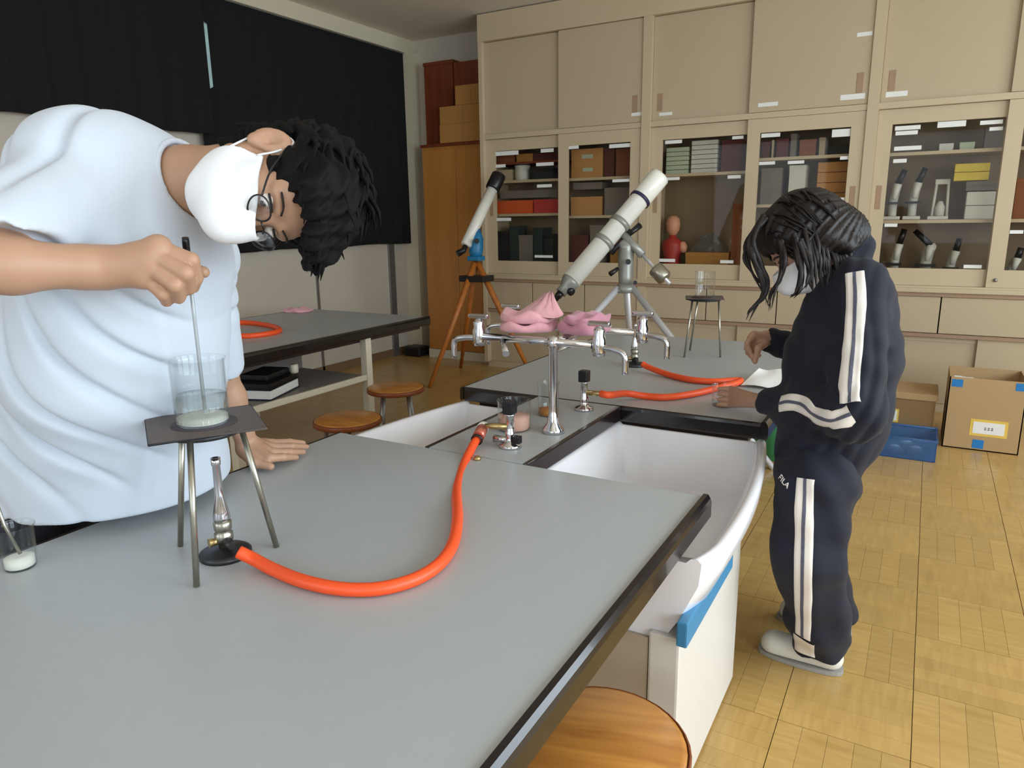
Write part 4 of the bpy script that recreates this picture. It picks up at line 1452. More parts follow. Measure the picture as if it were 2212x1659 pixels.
# anatomical torso
xa, za, xb, zb = rect(1428, 448, 1472, 560, CY + 0.05)
xm = (xa + xb) / 2
tm = thing('torso_model', 'pink anatomical torso model with red organs behind glass', 'model', (xm, CY + 0.08, 0.886))
MB().lathe([(0.0, 0.0), (0.07, 0.0), (0.072, 0.02), (0.0, 0.022)], (xm, CY + 0.1, 0.887), 20).build('stand', 'box_white', tm)
MB().lathe([(0.0, 0.02), (0.055, 0.025), (0.068, 0.08), (0.066, 0.15), (0.085, 0.24), (0.080, 0.28), (0.035, 0.31), (0.026, 0.335), (0.0, 0.34)], (xm, CY + 0.1, 0.888), 22).build('trunk', 'organ_red', tm)
MB().lathe([(0.0, 0.33), (0.026, 0.33), (0.05, 0.37), (0.058, 0.42), (0.05, 0.465), (0.025, 0.488), (0.0, 0.49)], (xm, CY + 0.1, 0.888), 20).build('head', 'skin_model', tm)
MB().lathe([(0.0, -0.03), (0.028, -0.02), (0.036, 0.02), (0.02, 0.06), (0.0, 0.065)], (xm + 0.085, CY + 0.10, 1.14), 14, (0.2, 0, -1)).build('arm_stump', 'skin_model', tm)
# plastic bag: crumpled dome
xa, za, xb, zb = rect(1484, 512, 1570, 548, CY)
b = MB()
n = 26
vs, fs = [], []
rr = random.Random(4)
zb0 = on_y(1500, 545, CY)[2]
for i, s in enumerate((1.0, 0.95, 0.8, 0.55, 0.25)):
    for k in range(n):
        a = 2 * PI * k / n
        vs.append(((xa + xb) / 2 + (xb - xa) / 2 * s * math.cos(a) * rr.uniform(0.9, 1.05), CY + 0.1 + 0.08 * s * math.sin(a), zb0 + 0.002 + (0, 0.04, 0.08, 0.11, 0.13)[i] * rr.uniform(0.8, 1.15) * (1 if i else 0)))
for i in range(4):
    for k in range(n):
        fs.append((i * n + k, i * n + (k + 1) % n, (i + 1) * n + (k + 1) % n, (i + 1) * n + k))
fs.append(tuple(4 * n + k for k in range(n)))
tag(b.add(vs, fs).build('plastic_bag', 'bag_clear'), 'crumpled clear plastic bag on the brown carton behind glass', 'bag')
S('tan folder box leaning at the right side behind glass left of the girl', (1578, 440, 1598, 548), 'box_brown', 1, 0, 0.12)

for k, (x0, y0, x1, m_, lb) in enumerate(((1646, 306, 1664, 'box_darkred', 'dark red box at the left of the top shelf above the girl'), (1666, 302, 1672, 'box_beige', 'thin beige upright box on the top shelf above the girl'),
                                          (1676, 298, 1704, 'box_darkred', 'maroon box in the middle of the top shelf above the girl'), (1706, 288, 1722, 'box_grey', 'grey upright box on the top shelf above the girl'),
                                          (1726, 300, 1764, 'box_brown', 'brown box right of the grey box above the girl'), (1768, 296, 1784, 'box_beige', 'small cream box beside the black box above the girl'), (1790, 312, 1838, 'box_black', 'black box at the right end of the top shelf above the girl'))):
    S(lb, (x0, y0, x1, 335), m_, 6, 2, 0.18)
S('grey-brown box at the left of the shelf right above the girl', (1642, 362, 1690, 420), 'box_grey', 6, 1, 0.2)
S('white carton in the middle of the shelf right above the girl', (1702, 356, 1742, 418), 'box_white', 6, 1, 0.2)
S('mustard carton stack at the right of the shelf above the girl', (1762, 347, 1834, 425), 'box_tan', 6, 1, 0.2, split=4)
S('dark box behind the hair of the girl on the bottom shelf', (1790, 470, 1832, 560), 'box_grey', 6, 0, 0.2)


def microscope(label, px, py_top, py_base, module, level, tilt=0.35, body='box_white', w=1.0, dy=0.05):
    yy = CY + dy
    p = on_y(px, py_base, yy)
    z0 = (SHZ[module][level] if level else 0.886) + 0.001
    ht = on_y(px, py_top, yy)[2] - z0
    x = p[0]
    t = thing('microscope', label, 'microscope', (x, yy, z0), 'microscopes behind glass')
    MB().box((x - 0.055 * w, yy - 0.03, z0), (x + 0.055 * w, yy + 0.11, z0 + 0.025), bev=0.008).build('base', body, t)
    MB().tube(spline([(x, yy + 0.09, z0 + 0.02), (x, yy + 0.10, z0 + ht * 0.35), (x + 0.01, yy + 0.08, z0 + ht * 0.58), (x + 0.02, yy + 0.03, z0 + ht * 0.70)], 6), [0.028 * w] * 19, 10).build('arm', body, t)
    MB().box((x - 0.05 * w, yy - 0.02, z0 + ht * 0.32), (x + 0.05 * w, yy + 0.08, z0 + ht * 0.36), bev=0.004).build('stage', 'black_plastic', t)
    MB().tube([(x + 0.005, yy + 0.0, z0 + ht * 0.42), (x + 0.02, yy + 0.01, z0 + ht * 0.72)], [0.014, 0.026], 12).build('objective_tube', body, t)
    MB().tube([(x + 0.02, yy + 0.01, z0 + ht * 0.72), (x + 0.02 + tilt * 0.12, yy + 0.01, z0 + ht)], [0.022, 0.018], 12).build('eyepiece', 'black_plastic', t)
    return t


microscope('microscope with dark tube at the left of the middle shelf right of the girl', 1925, 368, 470, 2, 1, 0.3)
microscope('grey microscope with slanted black eyepiece on the middle shelf right of the girl', 1968, 364, 470, 2, 1, 0.3)
microscope('pale grey microscope partly hidden behind the jacket on the bottom shelf', 1930, 495, 580, 2, 0, 0.2)
microscope('white microscope with bent arm on the bottom shelf right of the girl', 1998, 498, 580, 2, 0, -0.9, w=1.3)
microscope('upright white microscope at the right of the bottom shelf', 2052, 515, 588, 2, 0, 0.1)
microscope('white microscope behind the door at the right picture edge', 2186, 535, 590, 2, 0, 0.1)
# white apparatus frame
yy = CY + 0.05
p = on_y(2028, 470, yy)
z0 = 1.326
t = thing('apparatus_stand', 'white two-post apparatus frame on the middle shelf right of the girl', 'apparatus', (p[0], yy, z0))
MB().box((p[0] - 0.07, yy - 0.03, z0), (p[0] + 0.055, yy + 0.10, z0 + 0.022), bev=0.005).build('base', 'box_white', t)
for s in (-1, 1):
    MB().tube([(p[0] + s * 0.045, yy + 0.03, z0 + 0.02), (p[0] + s * 0.035, yy + 0.03, z0 + 0.24)], 0.009, 8).build('post', 'box_white', t)
MB().box((p[0] - 0.045, yy + 0.02, z0 + 0.235), (p[0] + 0.045, yy + 0.045, z0 + 0.27), bev=0.006).build('crossbar', 'box_white', t)
MB().lathe([(0.0, 0.0), (0.03, 0.0), (0.03, 0.06), (0.012, 0.1), (0.0, 0.1)], (p[0], yy + 0.03, z0 + 0.023), 14).build('lamp_housing', 'box_white', t)
S('white carton stack beside the apparatus frame right of the girl', (2082, 412, 2152, 474), 'box_white', 2, 1, 0.18, split=2)
S('grey flat boxes on the white cartons right of the girl', (2086, 390, 2156, 410), 'box_grey', 2, 1, 0.18, raise_=0.185)
S('yellow-lidded box pile top on the cartons right of the girl', (2060, 350, 2140, 388), 'box_yellow', 2, 1, 0.16, raise_=0.252, split=2)
S('small pale container left on the top shelf right of the girl', (2028, 309, 2060, 328), 'box_white', 2, 2, 0.08)
S('small pale container right on the top shelf right of the girl', (2072, 306, 2106, 327), 'box_palegreen', 2, 2, 0.08)
S('blue-grey carton at the right end of the top shelf', (2124, 272, 2164, 326), 'box_grey', 2, 2, 0.15)
S('brown carton behind the door at the right picture edge', (2186, 384, 2235, 470), 'box_brown', 2, 1, 0.15)
# ------------------------------------------------------------------ implicit-surface modelling for the two people
class Cone:
    """round cone from a to b, optional elliptical section (scale s along axis u)"""

    def __init__(self, a, b, ra, rb, u=None, s=1.0):
        self.a, self.b, self.ra, self.rb = vec(a), vec(b), ra, rb
        self.u = None if u is None else vec(u) / np.linalg.norm(u)
        self.s = s
        self.ab = self.b - self.a
        self.l2 = float(self.ab @ self.ab) + 1e-12

    def __call__(self, p):
        q = p - self.a
        t = np.clip((q @ self.ab) / self.l2, 0, 1)
        d = q - t[:, None] * self.ab
        if self.u is not None:
            c = d @ self.u
            d = d + self.u * (c * (1 / self.s - 1))[:, None]
        return np.sqrt((d * d).sum(1)) - (self.ra + (self.rb - self.ra) * t)


class Ell:
    def __init__(self, c, r, rot=None):
        self.c, self.r = vec(c), vec(r)
        self.rot = None if rot is None else np.array(rot)   # columns = local axes in world

    def __call__(self, p):
        q = p - self.c
        if self.rot is not None:
            q = q @ self.rot
        k0 = np.sqrt(((q / self.r) ** 2).sum(1))
        k1 = np.sqrt(((q / (self.r ** 2)) ** 2).sum(1)) + 1e-9
        return np.where(k0 < 1e-4, -self.r.min(), k0 * (k0 - 1) / k1)


class Half:
    """half space: inside where (p-c).n < 0"""

    def __init__(self, c, n):
        self.c, self.n = vec(c), vec(n) / np.linalg.norm(n)

    def __call__(self, p):
        return (p - self.c) @ self.n


def smin(a, b, k):
    if k <= 0:
        return np.minimum(a, b)
    h = np.maximum(k - np.abs(a - b), 0) / k
    return np.minimum(a, b) - h * h * k * 0.25


def smax(a, b, k):
    return -smin(-a, -b, k)


class Shape:
    """ordered list of ('u'|'s'|'i', primitive, k)"""

    def __init__(self):
        self.ops = []
        self.disp = None
        self.shell = None

    def u(self, prim, k=0.02):
        self.ops.append(('u', prim, k))
        return self

    def s(self, prim, k=0.01):
        self.ops.append(('s', prim, k))
        return self

    def i(self, prim, k=0.005):
        self.ops.append(('i', prim, k))
        return self

    def chain(self, pts, rs, k=0.02, u=None, s=1.0):
        for j in range(len(pts) - 1):
            self.u(Cone(pts[j], pts[j + 1], rs[j], rs[j + 1], u, s), k)
        return self

    def __call__(self, p, cen=None, rad=None):
        d = np.full(len(p), 1e3)
        ds = None
        if cen is not None:
            ds = [float(o[1](cen[None])[0]) for o in self.ops]
            m = min([x for x, o in zip(ds, self.ops) if o[0] == 'u'])
        for j, (op, pr, k) in enumerate(self.ops):
            if ds is not None:
                if op == 'u' and ds[j] > m + 2 * rad + 2 * k + 0.01:
                    continue
                if op == 's' and ds[j] > rad * 1.2 + k + 0.03:
                    continue
            e = pr(p)
            if op == 'u':
                d = smin(d, e, k)
            elif op == 's':
                d = smax(d, -e, k)
            else:
                d = smax(d, e, k)
        if self.disp is not None:
            d = d + self.disp(p)
        return d


def nets(shape, lo, hi, h, nb=20):
    """sparse naive surface nets -> verts, quads"""
    lo, hi = vec(lo), vec(hi)
    n = np.ceil((hi - lo) / h / nb).astype(int)
    rad = nb * h * 0.5 * math.sqrt(3)
    ii = np.arange(nb + 1)
    gx, gy, gz = np.meshgrid(ii, ii, ii, indexing='ij')
    G = np.stack([gx.ravel(), gy.ravel(), gz.ravel()], 1)
    offs = np.array([(a, b, c) for a in (0, 1) for b in (0, 1) for c in (0, 1)])
    keys, pos, edges = [], [], []
    BIG = 1 << 20

    def key(c):
        return (c[:, 0] * BIG + c[:, 1]) * BIG + c[:, 2]
    bi = np.argwhere(np.ones(n, bool))
    D0 = shape(lo + (bi * nb + nb / 2) * h)
    for bb, d0 in zip(bi, D0):
        if abs(d0) > rad * 1.25 + 0.02:
            continue
        base = bb * nb
        cen = lo + (base + nb / 2) * h
        if True:
            if True:
                p = lo + (G + base) * h
                D = shape(p, cen, rad).reshape(nb + 1, nb + 1, nb + 1)
                if D.min() > 0 or D.max() < 0:
                    continue
                S = D < 0
                cnt = np.zeros((nb, nb, nb), int)
                for a, b, c in offs:
                    cnt += S[a:a + nb, b:b + nb, c:c + nb]
                act = np.argwhere((cnt > 0) & (cnt < 8))
                if len(act) == 0:
                    continue
                acc = np.zeros((len(act), 3))
                num = np.zeros(len(act))
                val = np.stack([D[act[:, 0] + a, act[:, 1] + b, act[:, 2] + c] for a, b, c in offs], 1)
                for i in range(8):
                    for ax in range(3):
                        if offs[i][ax] == 0:
                            o2 = offs[i].copy()
                            o2[ax] = 1
                            j = int(o2[0] * 4 + o2[1] * 2 + o2[2])
                            a_, b_ = val[:, i], val[:, j]
                            cr = (a_ < 0) != (b_ < 0)
                            t = np.where(cr, a_ / (a_ - b_ + 1e-20), 0)
                            pt = offs[i][None] + t[:, None] * (o2 - offs[i])[None]
                            acc += np.where(cr[:, None], pt, 0)
                            num += cr
                pos.append(lo + (act + base + acc / num[:, None]) * h)
                keys.append(key(act + base))
                for ax in range(3):
                    A = S[:nb, :nb, :nb]
                    sl = [slice(0, nb)] * 3
                    sl[ax] = slice(1, nb + 1)
                    Bm = S[tuple(sl)]
                    e = np.argwhere(A != Bm)
                    if len(e):
                        edges.append((ax, e + base, A[e[:, 0], e[:, 1], e[:, 2]]))
    K = np.concatenate(keys)
    P = np.concatenate(pos)
    order = np.argsort(K)
    K, P = K[order], P[order]
    quads = []
    for ax, e, ins in edges:
        b, c = (ax + 1) % 3, (ax + 2) % 3
        idx = []
        ok = np.ones(len(e), bool)
        for db, dc in ((-1, -1), (0, -1), (0, 0), (-1, 0)):
            cc = e.copy()
            cc[:, b] += db
            cc[:, c] += dc
            kk = key(cc)
            j = np.searchsorted(K, kk)
            j = np.minimum(j, len(K) - 1)
            ok &= K[j] == kk
            idx.append(j)
        q = np.stack(idx, 1)
        q[~ins] = q[~ins][:, ::-1]
        quads.append(q[ok])
    return P, np.concatenate(quads)


def sdf_mesh(name, shape, lo, hi, h, mat, parent=None, smooth=1, relax=0.5):
    P, Q = nets(shape, lo, hi, h)
    for _ in range(smooth):
        S = np.zeros_like(P)
        N = np.zeros(len(P))
        for a, b in ((0, 1), (1, 2), (2, 3), (3, 0)):
            np.add.at(S, Q[:, a], P[Q[:, b]])
            np.add.at(N, Q[:, a], 1)
            np.add.at(S, Q[:, b], P[Q[:, a]])
            np.add.at(N, Q[:, b], 1)
        P = P * (1 - relax) + relax * S / np.maximum(N, 1)[:, None]
    me = bpy.data.meshes.new(name)
    me.vertices.add(len(P))
    me.vertices.foreach_set('co', P.astype(np.float32).ravel())
    me.loops.add(len(Q) * 4)
    me.loops.foreach_set('vertex_index', Q.astype(np.int32).ravel())
    me.polygons.add(len(Q))
    me.polygons.foreach_set('loop_start', np.arange(0, len(Q) * 4, 4, dtype=np.int32))
    me.polygons.foreach_set('use_smooth', np.ones(len(Q), bool))
    me.update(calc_edges=True)
    me.validate()
    me.materials.append(MATS[mat])
    o = bpy.data.objects.new(name, me)
    COL.objects.link(o)
    if parent is not None:
        attach(o, parent)
    return o


def bvh_of(o):
    me = o.data
    return BVHTree.FromPolygons([v.co for v in me.vertices], [p.vertices for p in me.polygons])


class Frame:
    """local head frame: x right, y forward, z up"""

    def __init__(self, c, fwd, up):
        f = vec(fwd) / np.linalg.norm(fwd)
        u = vec(up) - f * (vec(up) @ f)
        u /= np.linalg.norm(u)
        r = np.cross(f, u)
        self.c, self.m = vec(c), np.stack([r, f, u], 1)

    def p(self, x, y, z):
        return self.c + self.m @ vec((x, y, z))

    def d(self, x, y, z):
        return self.m @ vec((x, y, z))


def head_shape(sh, fr, s=1.0, ears=(1, 1), nose=1.0):
    p = lambda x, y, z: fr.p(x * s, y * s, z * s)
    E = lambda c, r, k: sh.u(Ell(p(*c), vec(r) * s, fr.m), k * s)
    E((0, -0.014, 0.045), (0.074, 0.096, 0.086), 0.0)
    E((0, 0.036, -0.015), (0.060, 0.060, 0.078), 0.03)
    E((0, 0.050, 0.052), (0.060, 0.040, 0.046), 0.03)
    sh.u(Cone(p(0, 0.035, -0.05), p(0, 0.066, -0.092), 0.046 * s, 0.025 * s), 0.03 * s)
    for q in (-1, 1):
        sh.u(Cone(p(q * 0.05, 0.004, -0.045), p(q * 0.02, 0.064, -0.092), 0.020 * s, 0.018 * s), 0.02 * s)
        E((q * 0.042, 0.066, -0.018), (0.022, 0.018, 0.020), 0.02)
        sh.u(Cone(p(q * 0.018, 0.092, 0.034), p(q * 0.048, 0.078, 0.032), 0.008 * s, 0.008 * s), 0.014 * s)
        sh.s(Ell(p(q * 0.032, 0.103, 0.016), vec((0.017, 0.014, 0.011)) * s, fr.m), 0.010 * s)
    sh.u(Cone(p(0, 0.094, 0.022), p(0, 0.116, -0.026), 0.007 * s, 0.0125 * s), 0.014 * s)
    for q in (-1, 1):
        sh.u(Ell(p(q * 0.011, 0.104, -0.030), vec((0.009, 0.010, 0.008)) * s, fr.m), 0.008 * s)
    sh.u(Cone(p(-0.02, 0.090, -0.064), p(0.02, 0.090, -0.064), 0.006 * s, 0.006 * s), 0.008 * s)
    sh.u(Cone(p(-0.016, 0.090, -0.074), p(0.016, 0.090, -0.074), 0.007 * s, 0.007 * s), 0.008 * s)
    sh.s(Cone(p(-0.022, 0.100, -0.069), p(0.022, 0.100, -0.069), 0.003 * s, 0.003 * s), 0.004 * s)
    for q in (-1, 1):
        if not ears[(q + 1) // 2]:
            continue
        m = fr.m @ np.array(Matrix.Rotation(-0.25, 3, 'X')) @ np.array(Matrix.Rotation(q * 0.30, 3, 'Z'))
        sh.u(Ell(p(q * 0.080, -0.008, 0.002), vec((0.009, 0.024, 0.036)) * s, m), 0.008 * s)
        sh.u(Ell(p(q * 0.080, -0.002, -0.026), vec((0.009, 0.011, 0.012)) * s, m), 0.008 * s)
        sh.s(Ell(p(q * 0.0915, -0.003, 0.003), vec((0.011, 0.0115, 0.020)) * s, m), 0.005 * s)
        sh.s(Ell(p(q * 0.086, 0.002, -0.002), vec((0.012, 0.005, 0.007)) * s, m), 0.003 * s)
    return sh


def strands(roots, gen, r0, n=6, parent=None, name='strand', mb=None):
    """tapered curved locks joined into one mesh builder"""
    mb = mb or MB()
    for a in roots:
        pts = gen(a)
        k = len(pts)
        mb.tube(pts, [r0 * (1 - (i / (k - 1)) ** 1.5 * 0.93) for i in range(k)], n, caps=False)
    return mb
# ------------------------------------------------------------------ boy in the white shirt
pm('skin', (180, 140, 114), 0.5, var=0.05, scale=18, sss=0.12, bump=0.05, bscale=300)
pm('skin_hand', (204, 146, 120), 0.5, var=0.05, scale=18, sss=0.12)
pm('shirt_white', (200, 208, 220), 0.9, var=0.02, scale=20, bump=0.15, bscale=500, sheen=0.1)
pm('trouser_navy', (22, 24, 40), 0.9, var=0.1, bump=0.1, bscale=400)
pm('hair_black', (9, 8, 10), 0.75, spec=0.18, var=0.25, scale=30, stretch=(1, 1, 1), bump=0.5, bscale=90)
pm('hair_brown', (24, 17, 16), 0.5, spec=0.35, var=0.25, scale=30, bump=0.5, bscale=110)
pm('mask_cloth', (232, 234, 238), 0.9, var=0.02, bump=0.2, bscale=350)
pm('mask_seam', (214, 214, 218), 0.9)
pm('eye_white', (226, 220, 214), 0.25)
pm('eye_dark', (26, 18, 16), 0.2)
pm('brow', (34, 26, 22), 0.8)
pm('frame_dark', (24, 20, 22), 0.3)
glass('lens', (245, 245, 245), 0.3, rough=0.01)
pm('shoe_white', (214, 212, 202), 0.6, var=0.03)
pm('shoe_sole', (150, 146, 140), 0.7)

pm('rod_glass', (170, 176, 182), 0.15, var=0.1)
boy = thing('person', 'boy in white t-shirt, white mask and glasses bending over the beaker', 'person', (-1.80, 0.85, 0))
HB = Frame(at(592, 396, 1.30), cdir(-0.06, -0.76, 0.64), cdir(0.985, -0.13, -0.10))

N0 = at(405, 398, 1.40)
SM = at(270, 440, 1.44)
SRp = at(112, 455, 1.25)
SLp = at(420, 560, 1.64)
ERp = at(-95, 570, 1.06)
WRp = at(222, 578, 1.19)
ELp = at(478, 800, 1.86)
WLp = on_z(535, 962, 0.775)
PEL = vec((-1.77, 0.87, 0.92))

body = Shape()
head_shape(body, HB, 1.04)
body.u(Cone(HB.p(0, -0.03, -0.02), N0, 0.060, 0.064), 0.03)
body.u(Cone(N0, SM, 0.064, 0.085), 0.04)
body.u(Cone(SRp, SM, 0.055, 0.075), 0.04)
body.u(Cone(SLp, SM, 0.055, 0.075), 0.04)
body.u(Cone(SM, at(250, 700, 1.50), 0.11, 0.13), 0.05)
body.u(Cone(at(250, 700, 1.50), PEL, 0.13, 0.13), 0.05)
# right arm
FA = WRp - ERp
body.chain([SRp, ERp], [0.052, 0.040], 0.03)
body.chain([ERp, ERp + FA * 0.35, WRp - FA * 0.12, WRp + FA * 0.04], [0.042, 0.042, 0.033, 0.032], 0.02)
# left arm
body.chain([SLp, ELp], [0.050, 0.038], 0.03)
body.chain([ELp, ELp + (WLp - ELp) * 0.35, WLp], [0.037, 0.037, 0.027], 0.02)

# right hand: fingers curled round the rod, back of the hand to the viewer
HD = 1.19
mcp = [at(342, 535, HD), at(333, 553, HD - 0.008), at(322, 575, HD - 0.008), at(312, 598, HD)]
pip = [at(413, 562, HD + 0.005), at(401, 590, HD - 0.012), at(378, 616, HD - 0.012), at(352, 634, HD)]
dip = [at(424, 600, HD + 0.032), at(408, 622, HD + 0.026), at(386, 642, HD + 0.022), at(360, 650, HD + 0.024)]
tip = [at(418, 622, HD + 0.05), at(396, 628, HD + 0.052), at(374, 638, HD + 0.048), at(350, 640, HD + 0.046)]
rad = [0.0125, 0.0128, 0.012, 0.011]
wr = WRp + FA * 0.02
for m_, r_ in zip(mcp, rad):
    body.u(Cone(wr, m_, 0.026, r_ + 0.006), 0.018)
body.u(Cone(mcp[0], mcp[3], 0.019, 0.017), 0.015)
body.u(Ell((mcp[0] + mcp[3] + wr) / 3 + cdir(0, 0, -1) * 0.012, (0.042, 0.035, 0.026), np.stack([cdir(1, 0, 0), cdir(0, 1, 0), cdir(0, 0, 1)], 1)), 0.015)
for a, b_, c, d_, r_ in zip(mcp, pip, dip, tip, rad):
    body.u(Cone(a, b_, r_ + 0.002, r_ + 0.0005), 0.002)
    body.u(Cone(b_, c, r_ + 0.001, r_ - 0.001), 0.003)
    body.u(Cone(c, d_, r_ - 0.001, r_ - 0.003), 0.003)
# thumb behind the fingers, its tip peeping out
body.u(Cone(wr + cdir(0.6, 0, -1) * 0.025, at(372, 575, HD + 0.055), 0.020, 0.016), 0.015)
body.u(Cone(at(372, 575, HD + 0.055), at(412, 582, HD + 0.062), 0.015, 0.0135), 0.004)
body.u(Cone(at(412, 582, HD + 0.062), at(440, 588, HD + 0.058), 0.0135, 0.0105), 0.004)

# left hand flat on the table edge, fingers pointing away to the right
pw = WLp
k0 = on_z(592, 972, 0.752)
fo = [on_z(655, 957, 0.738), on_z(662, 965, 0.736), on_z(655, 976, 0.735), on_z(640, 988, 0.734)]
fm = [on_z(625, 955, 0.752), on_z(630, 965, 0.752), on_z(625, 977, 0.75), on_z(612, 988, 0.748)]
fk = [on_z(588, 958, 0.756), on_z(592, 967, 0.757), on_z(590, 978, 0.756), on_z(582, 990, 0.752)]
for a, b_, c in zip(fk, fm, fo):
    body.u(Cone(pw, a, 0.024, 0.014), 0.014)
    body.u(Cone(a, b_, 0.0125, 0.0105), 0.004)
    body.u(Cone(b_, c, 0.0105, 0.008), 0.004)
body.u(Cone(pw + vec((0.0, -0.01, -0.012)), on_z(552, 1000, 0.745), 0.022, 0.016), 0.012)
body.u(Cone(on_z(552, 1000, 0.745), on_z(585, 1008, 0.738), 0.013, 0.010), 0.006)

pts = np.array([HB.c, N0, SM, SRp, SLp, ERp, WRp, ELp, WLp, PEL] + mcp + pip + tip + fo)
bo = sdf_mesh('body', body, pts.min(0) - 0.19, pts.max(0) + 0.19, 0.0034, 'skin', boy, smooth=2, relax=0.4)

# eyes, lids, brows
for q in (-1, 1):
    c = HB.p(q * 0.0335, 0.0925, 0.016)
    ey = MB().lathe([(0.0, -0.0125), (0.0085, -0.009), (0.0122, 0.0), (0.0085, 0.009), (0.0, 0.0125)], c, 16, HB.d(0, 1, 0)).build('eye', 'eye_white', boy)
    MB().lathe([(0.0, 0.0135), (0.004, 0.013), (0.0062, 0.0115), (0.0, 0.010)], c, 14, HB.d(0.0, 1, -0.35)).build('iris', 'eye_dark', ey)
    MB().tube(spline([HB.p(q * 0.018, 0.103, 0.025), HB.p(q * 0.034, 0.1035, 0.0265), HB.p(q * 0.05, 0.094, 0.0215)], 5), 0.002, 6).build('upper_lid', 'brow', boy)
    MB().tube(spline([HB.p(q * 0.016, 0.106, 0.042), HB.p(q * 0.034, 0.104, 0.047), HB.p(q * 0.055, 0.091, 0.042)], 5), [0.0018] * 5 + [0.0022] * 5 + [0.0012], 6).build('eyebrow', 'brow', boy)


# mask: moulded cup held by ear loops
def make_mask(fr, parent, s=1.0, ear=(1, -1), top=0.004):
    p = lambda x, y, z: fr.p(x * s, y * s, z * s)
    core = Shape()
    hd_ = Shape()
    head_shape(hd_, fr, s * 0.985, ears=(0, 0))

    class Off:
        def __call__(self, q):
            return hd_(q) - 0.004 * s
    core.u(Ell(p(0, 0.040, -0.054), vec((0.068, 0.082, 0.062)) * s, fr.m), 0)
    core.u(Off(), 0.012 * s)
    core.u(Cone(p(0, 0.104, 0.012), p(0, 0.126, -0.045), 0.012 * s, 0.020 * s), 0.05 * s)

    class Shell:
        def __call__(self, q):
            return np.abs(core(q)) - 0.0032
    m = Shape()
    m.u(Shell(), 0)
    m.i(Half(p(0, 0.10, top), fr.d(0, -0.10, 1)), 0.002)
    m.i(Half(p(0, 0.018, -0.04), fr.d(0, -1, 0.15)), 0.002)
    m.i(Half(p(0, 0.03, -0.118), fr.d(0, -0.42, -1)), 0.002)
    lo = p(0, 0.06, -0.05) - 0.125 * s
    hi = p(0, 0.06, -0.05) + 0.125 * s
    o = sdf_mesh('face_mask', m, lo, hi, 0.0026, 'mask_cloth', parent, smooth=3)
    for q in ear:
        MB().tube(spline([p(q * 0.071, 0.028, -0.012), p(q * 0.076, 0.014, 0.018), p(q * 0.080, -0.010, 0.036), p(q * 0.080, -0.026, 0.010), p(q * 0.076, -0.016, -0.028), p(q * 0.071, 0.020, -0.060)], 6), 0.0018 * s, 6).build('ear_loop', 'mask_cloth', o)
    return o


make_mask(HB, boy, 1.06)

# glasses
gl = bpy.data.objects.new('glasses', None)
gl.empty_display_size = 0.03
COL.objects.link(gl)
gl.location = HB.p(0, 0.12, 0.012)
attach(gl, boy)
gl.location = (0, 0, 0)
gl.matrix_parent_inverse = Matrix.Identity(4)
gl.location = Vector(HB.p(0, 0.12, 0.012)) - boy.location
for q in (-1, 1):
    c = HB.p(q * 0.035, 0.124, 0.012)
    MB().tube([c + HB.d(0.024 * math.cos(a), -0.010 * abs(math.cos(a)) * (1 if q * math.cos(a) > 0 else 0.2), 0.019 * math.sin(a)) for a in [2 * PI * k / 28 for k in range(28)]], 0.0016, 6, closed=True).build('rim', 'frame_dark', gl)
    b = MB()
    vs = [c + HB.d(0, 0.002, 0)] + [c + HB.d(0.0235 * math.cos(a), -0.010 * abs(math.cos(a)) * (1 if q * math.cos(a) > 0 else 0.2), 0.0185 * math.sin(a)) for a in [2 * PI * k / 28 for k in range(28)]]
    vs2 = [v - HB.d(0, 0.0015, 0) for v in vs]
    fsq = [(0, 1 + k, 1 + (k + 1) % 28) for k in range(28)] + [(29, 30 + (k + 1) % 28, 30 + k) for k in range(28)] + [(1 + k, 1 + (k + 1) % 28, 30 + (k + 1) % 28, 30 + k) for k in range(28)]
    b.add(vs + vs2, fsq, True).build('lens', 'lens', gl)
    MB().tube(spline([HB.p(q * 0.058, 0.115, 0.016), HB.p(q * 0.077, 0.07, 0.020), HB.p(q * 0.083, 0.005, 0.030), HB.p(q * 0.080, -0.02, 0.016)], 5), 0.0018, 6).build('temple', 'frame_dark', gl)
MB().tube([HB.p(-0.012, 0.126, 0.014), HB.p(0, 0.128, 0.017), HB.p(0.012, 0.126, 0.014)], 0.0016, 6).build('bridge', 'frame_dark', gl)

# hair
rng = np.random.RandomState(3)
DOWN = vec((0, 0, -1))
hs = Shape()
hs.u(Ell(HB.p(0, -0.020, 0.062), (0.098, 0.118, 0.104), HB.m), 0.0)
hs.u(Ell(HB.p(0, 0.045, 0.096), (0.084, 0.062, 0.066), HB.m), 0.03)
hs.u(Ell(HB.p(0, -0.068, -0.002), (0.075, 0.050, 0.078), HB.m), 0.03)
hs.u(Cone(HB.p(0, -0.070, -0.05), HB.p(0, -0.070, -0.10), 0.045, 0.022, HB.d(1, 0, 0), 1.35), 0.02)
for q in (-1, 1):
    hs.u(Cone(HB.p(q * 0.074, 0.03, 0.075), HB.p(q * 0.074, 0.020, 0.040), 0.017, 0.008), 0.02)
    hs.s(Ell(HB.p(q * 0.088, -0.004, 0.000), (0.035, 0.032, 0.044), HB.m), 0.012)
for x in np.linspace(-0.075, 0.075, 11):
    b0 = HB.p(x, 0.080 - abs(x) * 0.35, 0.108 + rng.uniform(-0.008, 0.012))
    b1 = HB.p(x * 1.04, 0.112 - abs(x) * 0.4, 0.092 + rng.uniform(-0.008, 0.01)) + DOWN * (0.010 + 0.012 * rng.rand())
    b2 = b1 + DOWN * rng.uniform(0.022, 0.042) + HB.d(0, 0, -0.014)
    hs.chain([b0, b1, b2], [0.024, 0.017, 0.004], 0.012)
